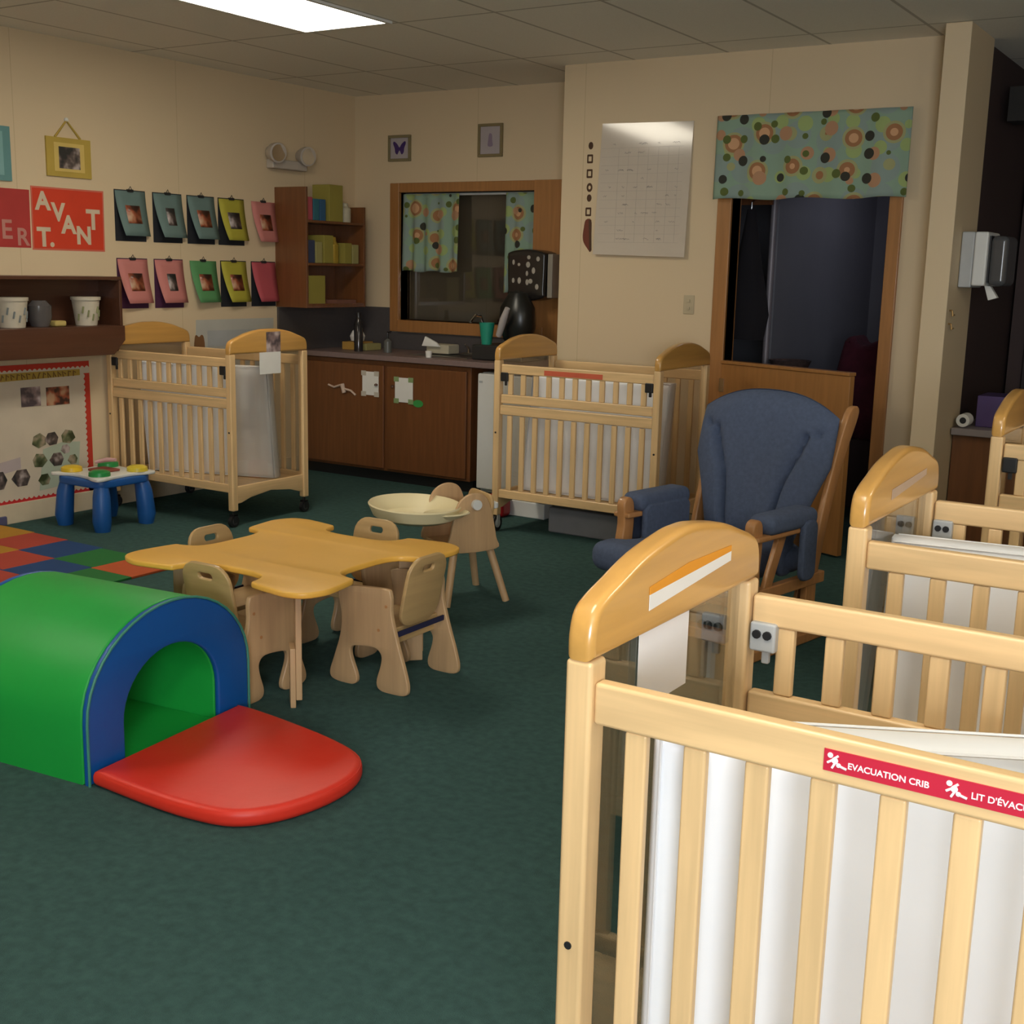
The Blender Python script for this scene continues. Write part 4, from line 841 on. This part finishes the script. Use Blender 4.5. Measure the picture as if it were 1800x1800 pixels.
# bulletin board
t = thing('bulletin_board', 'white bulletin board with red scalloped border low on the left wall', 'bulletin board')
wplate('board_panel', [[(4.0, .10), (5.02, .10), (5.02, .93), (4.0, .93)]], flat('board_paper', (.58, .50, .39)), t, 0, .006)
def scal(y0, y1, z0, z1, horiz, flip=1, n=14):
    pts = []
    if horiz:
        pts = [(y0, z1 if flip > 0 else z0), (y1, z1 if flip > 0 else z0)] if flip > 0 else [(y0, z0), (y1, z0)]
        e = z0 if flip > 0 else z1; o_ = 1 if flip > 0 else -1
        for k in range(n * 4 + 1): y = y1 + (y0 - y1) * k / (n * 4); pts.append((y, e + o_ * .012 * abs(math.sin(PI * k / 4))))
    else:
        pts = [(y1, z0), (y1, z1)]
        for k in range(n * 4 + 1): z_ = z1 + (z0 - z1) * k / (n * 4); pts.append((y0 + .012 * abs(math.sin(PI * k / 4)), z_))
    return pts
RB = flat('border_red', (.50, .035, .015)); RB2 = flat('border_crimson', (.50, .02, .02))
o = wplate('red_border', [scal(4.0, 5.02, .895, .935, True, 1, 30)], RB, t, .007); pl(o, 'red scalloped top border')
o = wplate('red_border', [scal(4.975, 5.02, .10, .86, False, 1, 22)], RB, t, .007); pl(o, 'red scalloped side border')
o = wplate('red_border', [scal(4.0, 5.02, .10, .145, True, -1, 30)], RB2, t, .007); pl(o, 'red scalloped bottom border')
o = wplate('header_strip', [[(4.0, .835), (4.95, .85), (4.95, .888), (4.0, .888)]], flat('header_gold', (.40, .26, .04)), t, .007)
bm = B(); random.seed(11)
for k in range(16):
    y = 4.36 + k * .036
    tube(bm, [(XL + .010, y, .848), (XL + .010, y + random.uniform(-.008, .012), .88), (XL + .010, y + .018, random.uniform(.85, .88))], .0035, 5)
obj('header_lettering', bm, flat('header_dark', (.17, .08, .02)), t)
for (y0, y1, z0, z1, m_) in ((4.525, 4.66, .685, .80, PH4), (4.70, 4.865, .68, .79, PH1)): wplate('photo', [[(y0, z0), (y1, z0), (y1, z1), (y0, z1)]], m_, t, .0075)
for (yc, zc, r, m_, a) in ((4.635, .475, .042, PH3, .4), (4.725, .478, .040, PH2, .1), (4.84, .48, .042, PH3, .8), (4.82, .405, .028, PH2, .2), (4.63, .355, .042, PH3, .9), (4.755, .348, .042, PH2, 0), (4.50, .265, .052, PH2, 0), (4.34, .265, .055, PH2, 0), (4.66, .235, .035, PH3, .05), (4.87, .335, .03, PH3, .1)):
    pts = [(yc + r * 1.35 * math.cos(a + 2 * PI * k / 6) * (1 if k % 2 else .85), zc + r * 1.1 * math.sin(a + 2 * PI * k / 6)) for k in range(6)]
    wplate('photo', [pts], m_, t, .0075)
wplate('mint_note', [[(4.62, .17), (4.90, .19), (4.93, .44), (4.80, .45), (4.66, .42)]], flat('mint_paper', (.40, .46, .36)), t, .0062, .0008)
wplate('lilac_note', [[(4.36, .30), (4.50, .32), (4.50, .39), (4.36, .37)]], flat('lilac_paper', (.45, .38, .38)), t, .0062, .0008)

# ------------------------------------------------------------------ things under the right crib
tag(obj('storage_bin', BX(-3.68, -3.10, 6.22, 6.55, .0, .155), mat('grey_storage', (.20, .20, .22), .5), bevel=.012), 'grey storage bin under the crib beside the glider', 'bin')
tag(obj('white_box', BX(-4.18, -3.88, 6.51, 6.605, .0, .10), WHITE, bevel=.006), 'white flat box on the floor under the crib near the fridge', 'box')
bm = B(); box(bm, -4.235, -4.115, 6.38, 6.50, 0, .15)
tag(obj('red_toy', bm, flat('red_plastic', (.42, .01, .015), .4), bevel=.03, seg=4), 'red rounded plastic toy on the floor beside the fridge', 'toy')

# ------------------------------------------------------------------ right side: counter corner beyond the pillar
t = thing('side_cabinet', 'brown wood cabinet beyond the pillar, behind the third crib', 'cabinet'); obj('cabinet_body', BX(-1.565, .6, 7.06, 7.55, .0, .70), wood('side_cabinet_wood', (.20, .075, .025), .45, 'z'), t, bevel=.004)
tag(obj('side_counter', BX(-1.565, .62, 7.0, 7.6, .705, .745), mat('lavender_laminate', (.30, .26, .26), .45), bevel=.006), 'pale mauve countertop beyond the pillar', 'countertop')
tag(obj('purple_box', BX(-1.47, -1.10, 7.15, 7.4, .746, .92), mat('purple_card', (.085, .05, .17), .6), bevel=.004), 'dark purple box on the counter beyond the pillar', 'box')
t = thing('paper_roll', 'white paper roll lying end-on beside the purple box', 'roll')
bm = B()
rg = [[bm.verts.new((-1.512 + r * math.cos(2 * PI * k / 24), yy, .786 + r * math.sin(2 * PI * k / 24))) for k in range(24)] for r, yy in ((.018, 7.03), (.036, 7.03), (.036, 7.13), (.018, 7.13))]
for a_ in range(4):
    for k in range(24): bm.faces.new((rg[a_][k], rg[a_][(k + 1) % 24], rg[(a_ + 1) % 4][(k + 1) % 24], rg[(a_ + 1) % 4][k]))
obj('roll_paper', bm, PAPER, t); obj('roll_core', tube(B(), [(-1.512, 7.032, .786), (-1.512, 7.128, .786)], .0178, 16), BLACK, t)
t = thing('paper_towel_dispenser', 'grey and white towel dispenser on the side of the pillar', 'paper dispenser')
obj('dispenser_back', BX(-1.568, -1.50, 6.86, 7.12, 1.51, 1.80), GREYP, t, bevel=.008); obj('dispenser_cover', BX(-1.499, -1.43, 6.85, 7.13, 1.52, 1.80), WHITE, t, bevel=.01)
obj('dispenser_front', BX(-1.42, -1.33, 6.86, 7.12, 1.52, 1.78), mat('smoke_front', (.08, .08, .085), .2), t, bevel=.03, seg=4); obj('gap_strip', BX(-1.43, -1.42, 6.88, 7.10, 1.54, 1.78), BLACK, t)
plate('paper_tail', [[(-.02, 0), (.01, 0), (.05, -.06), (.005, -.075)]], .05, XZ(7.0, -1.43, 1.52), PAPER, t, bev=.002)
tag(obj('header_beam', BX(-1.569, 3.2, 7.7, 7.9, 2.45, 2.64), mat('dark_beam', (.02, .017, .015), .8)), 'dark beam across the passage beyond the pillar', 'beam')
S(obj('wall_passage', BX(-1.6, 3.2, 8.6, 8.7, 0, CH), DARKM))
t = thing('dark_door', 'dark door in the passage beyond the pillar', 'door'); obj('door_leaf', BX(-1.50, -1.14, 8.555, 8.597, 0, 2.02), mat('black_door', (.018, .012, .012), .6), t, bevel=.004); bm = B(); lathe(bm, [(0, 0), (.02, 0), (.025, .03), (0, .04)], (0, 0, 0), 12)
k_ = obj('door_knob', bm, CHROME, t); k_.rotation_euler = (PI / 2, 0, 0); k_.location = (-1.2, 8.554, 1.0)
t = thing('coat_hooks', 'small brass hooks on the side face of the pillar', 'hooks')
for z_ in (1.30, 1.37): obj('hook', tube(B(), [(-1.569, 6.74, z_ + .02), (-1.555, 6.74, z_ + .02), (-1.55, 6.74, z_ - .01), (-1.54, 6.74, z_)], .005, 8), mat('brass', (.4, .25, .1), .4, metal=.7), t)
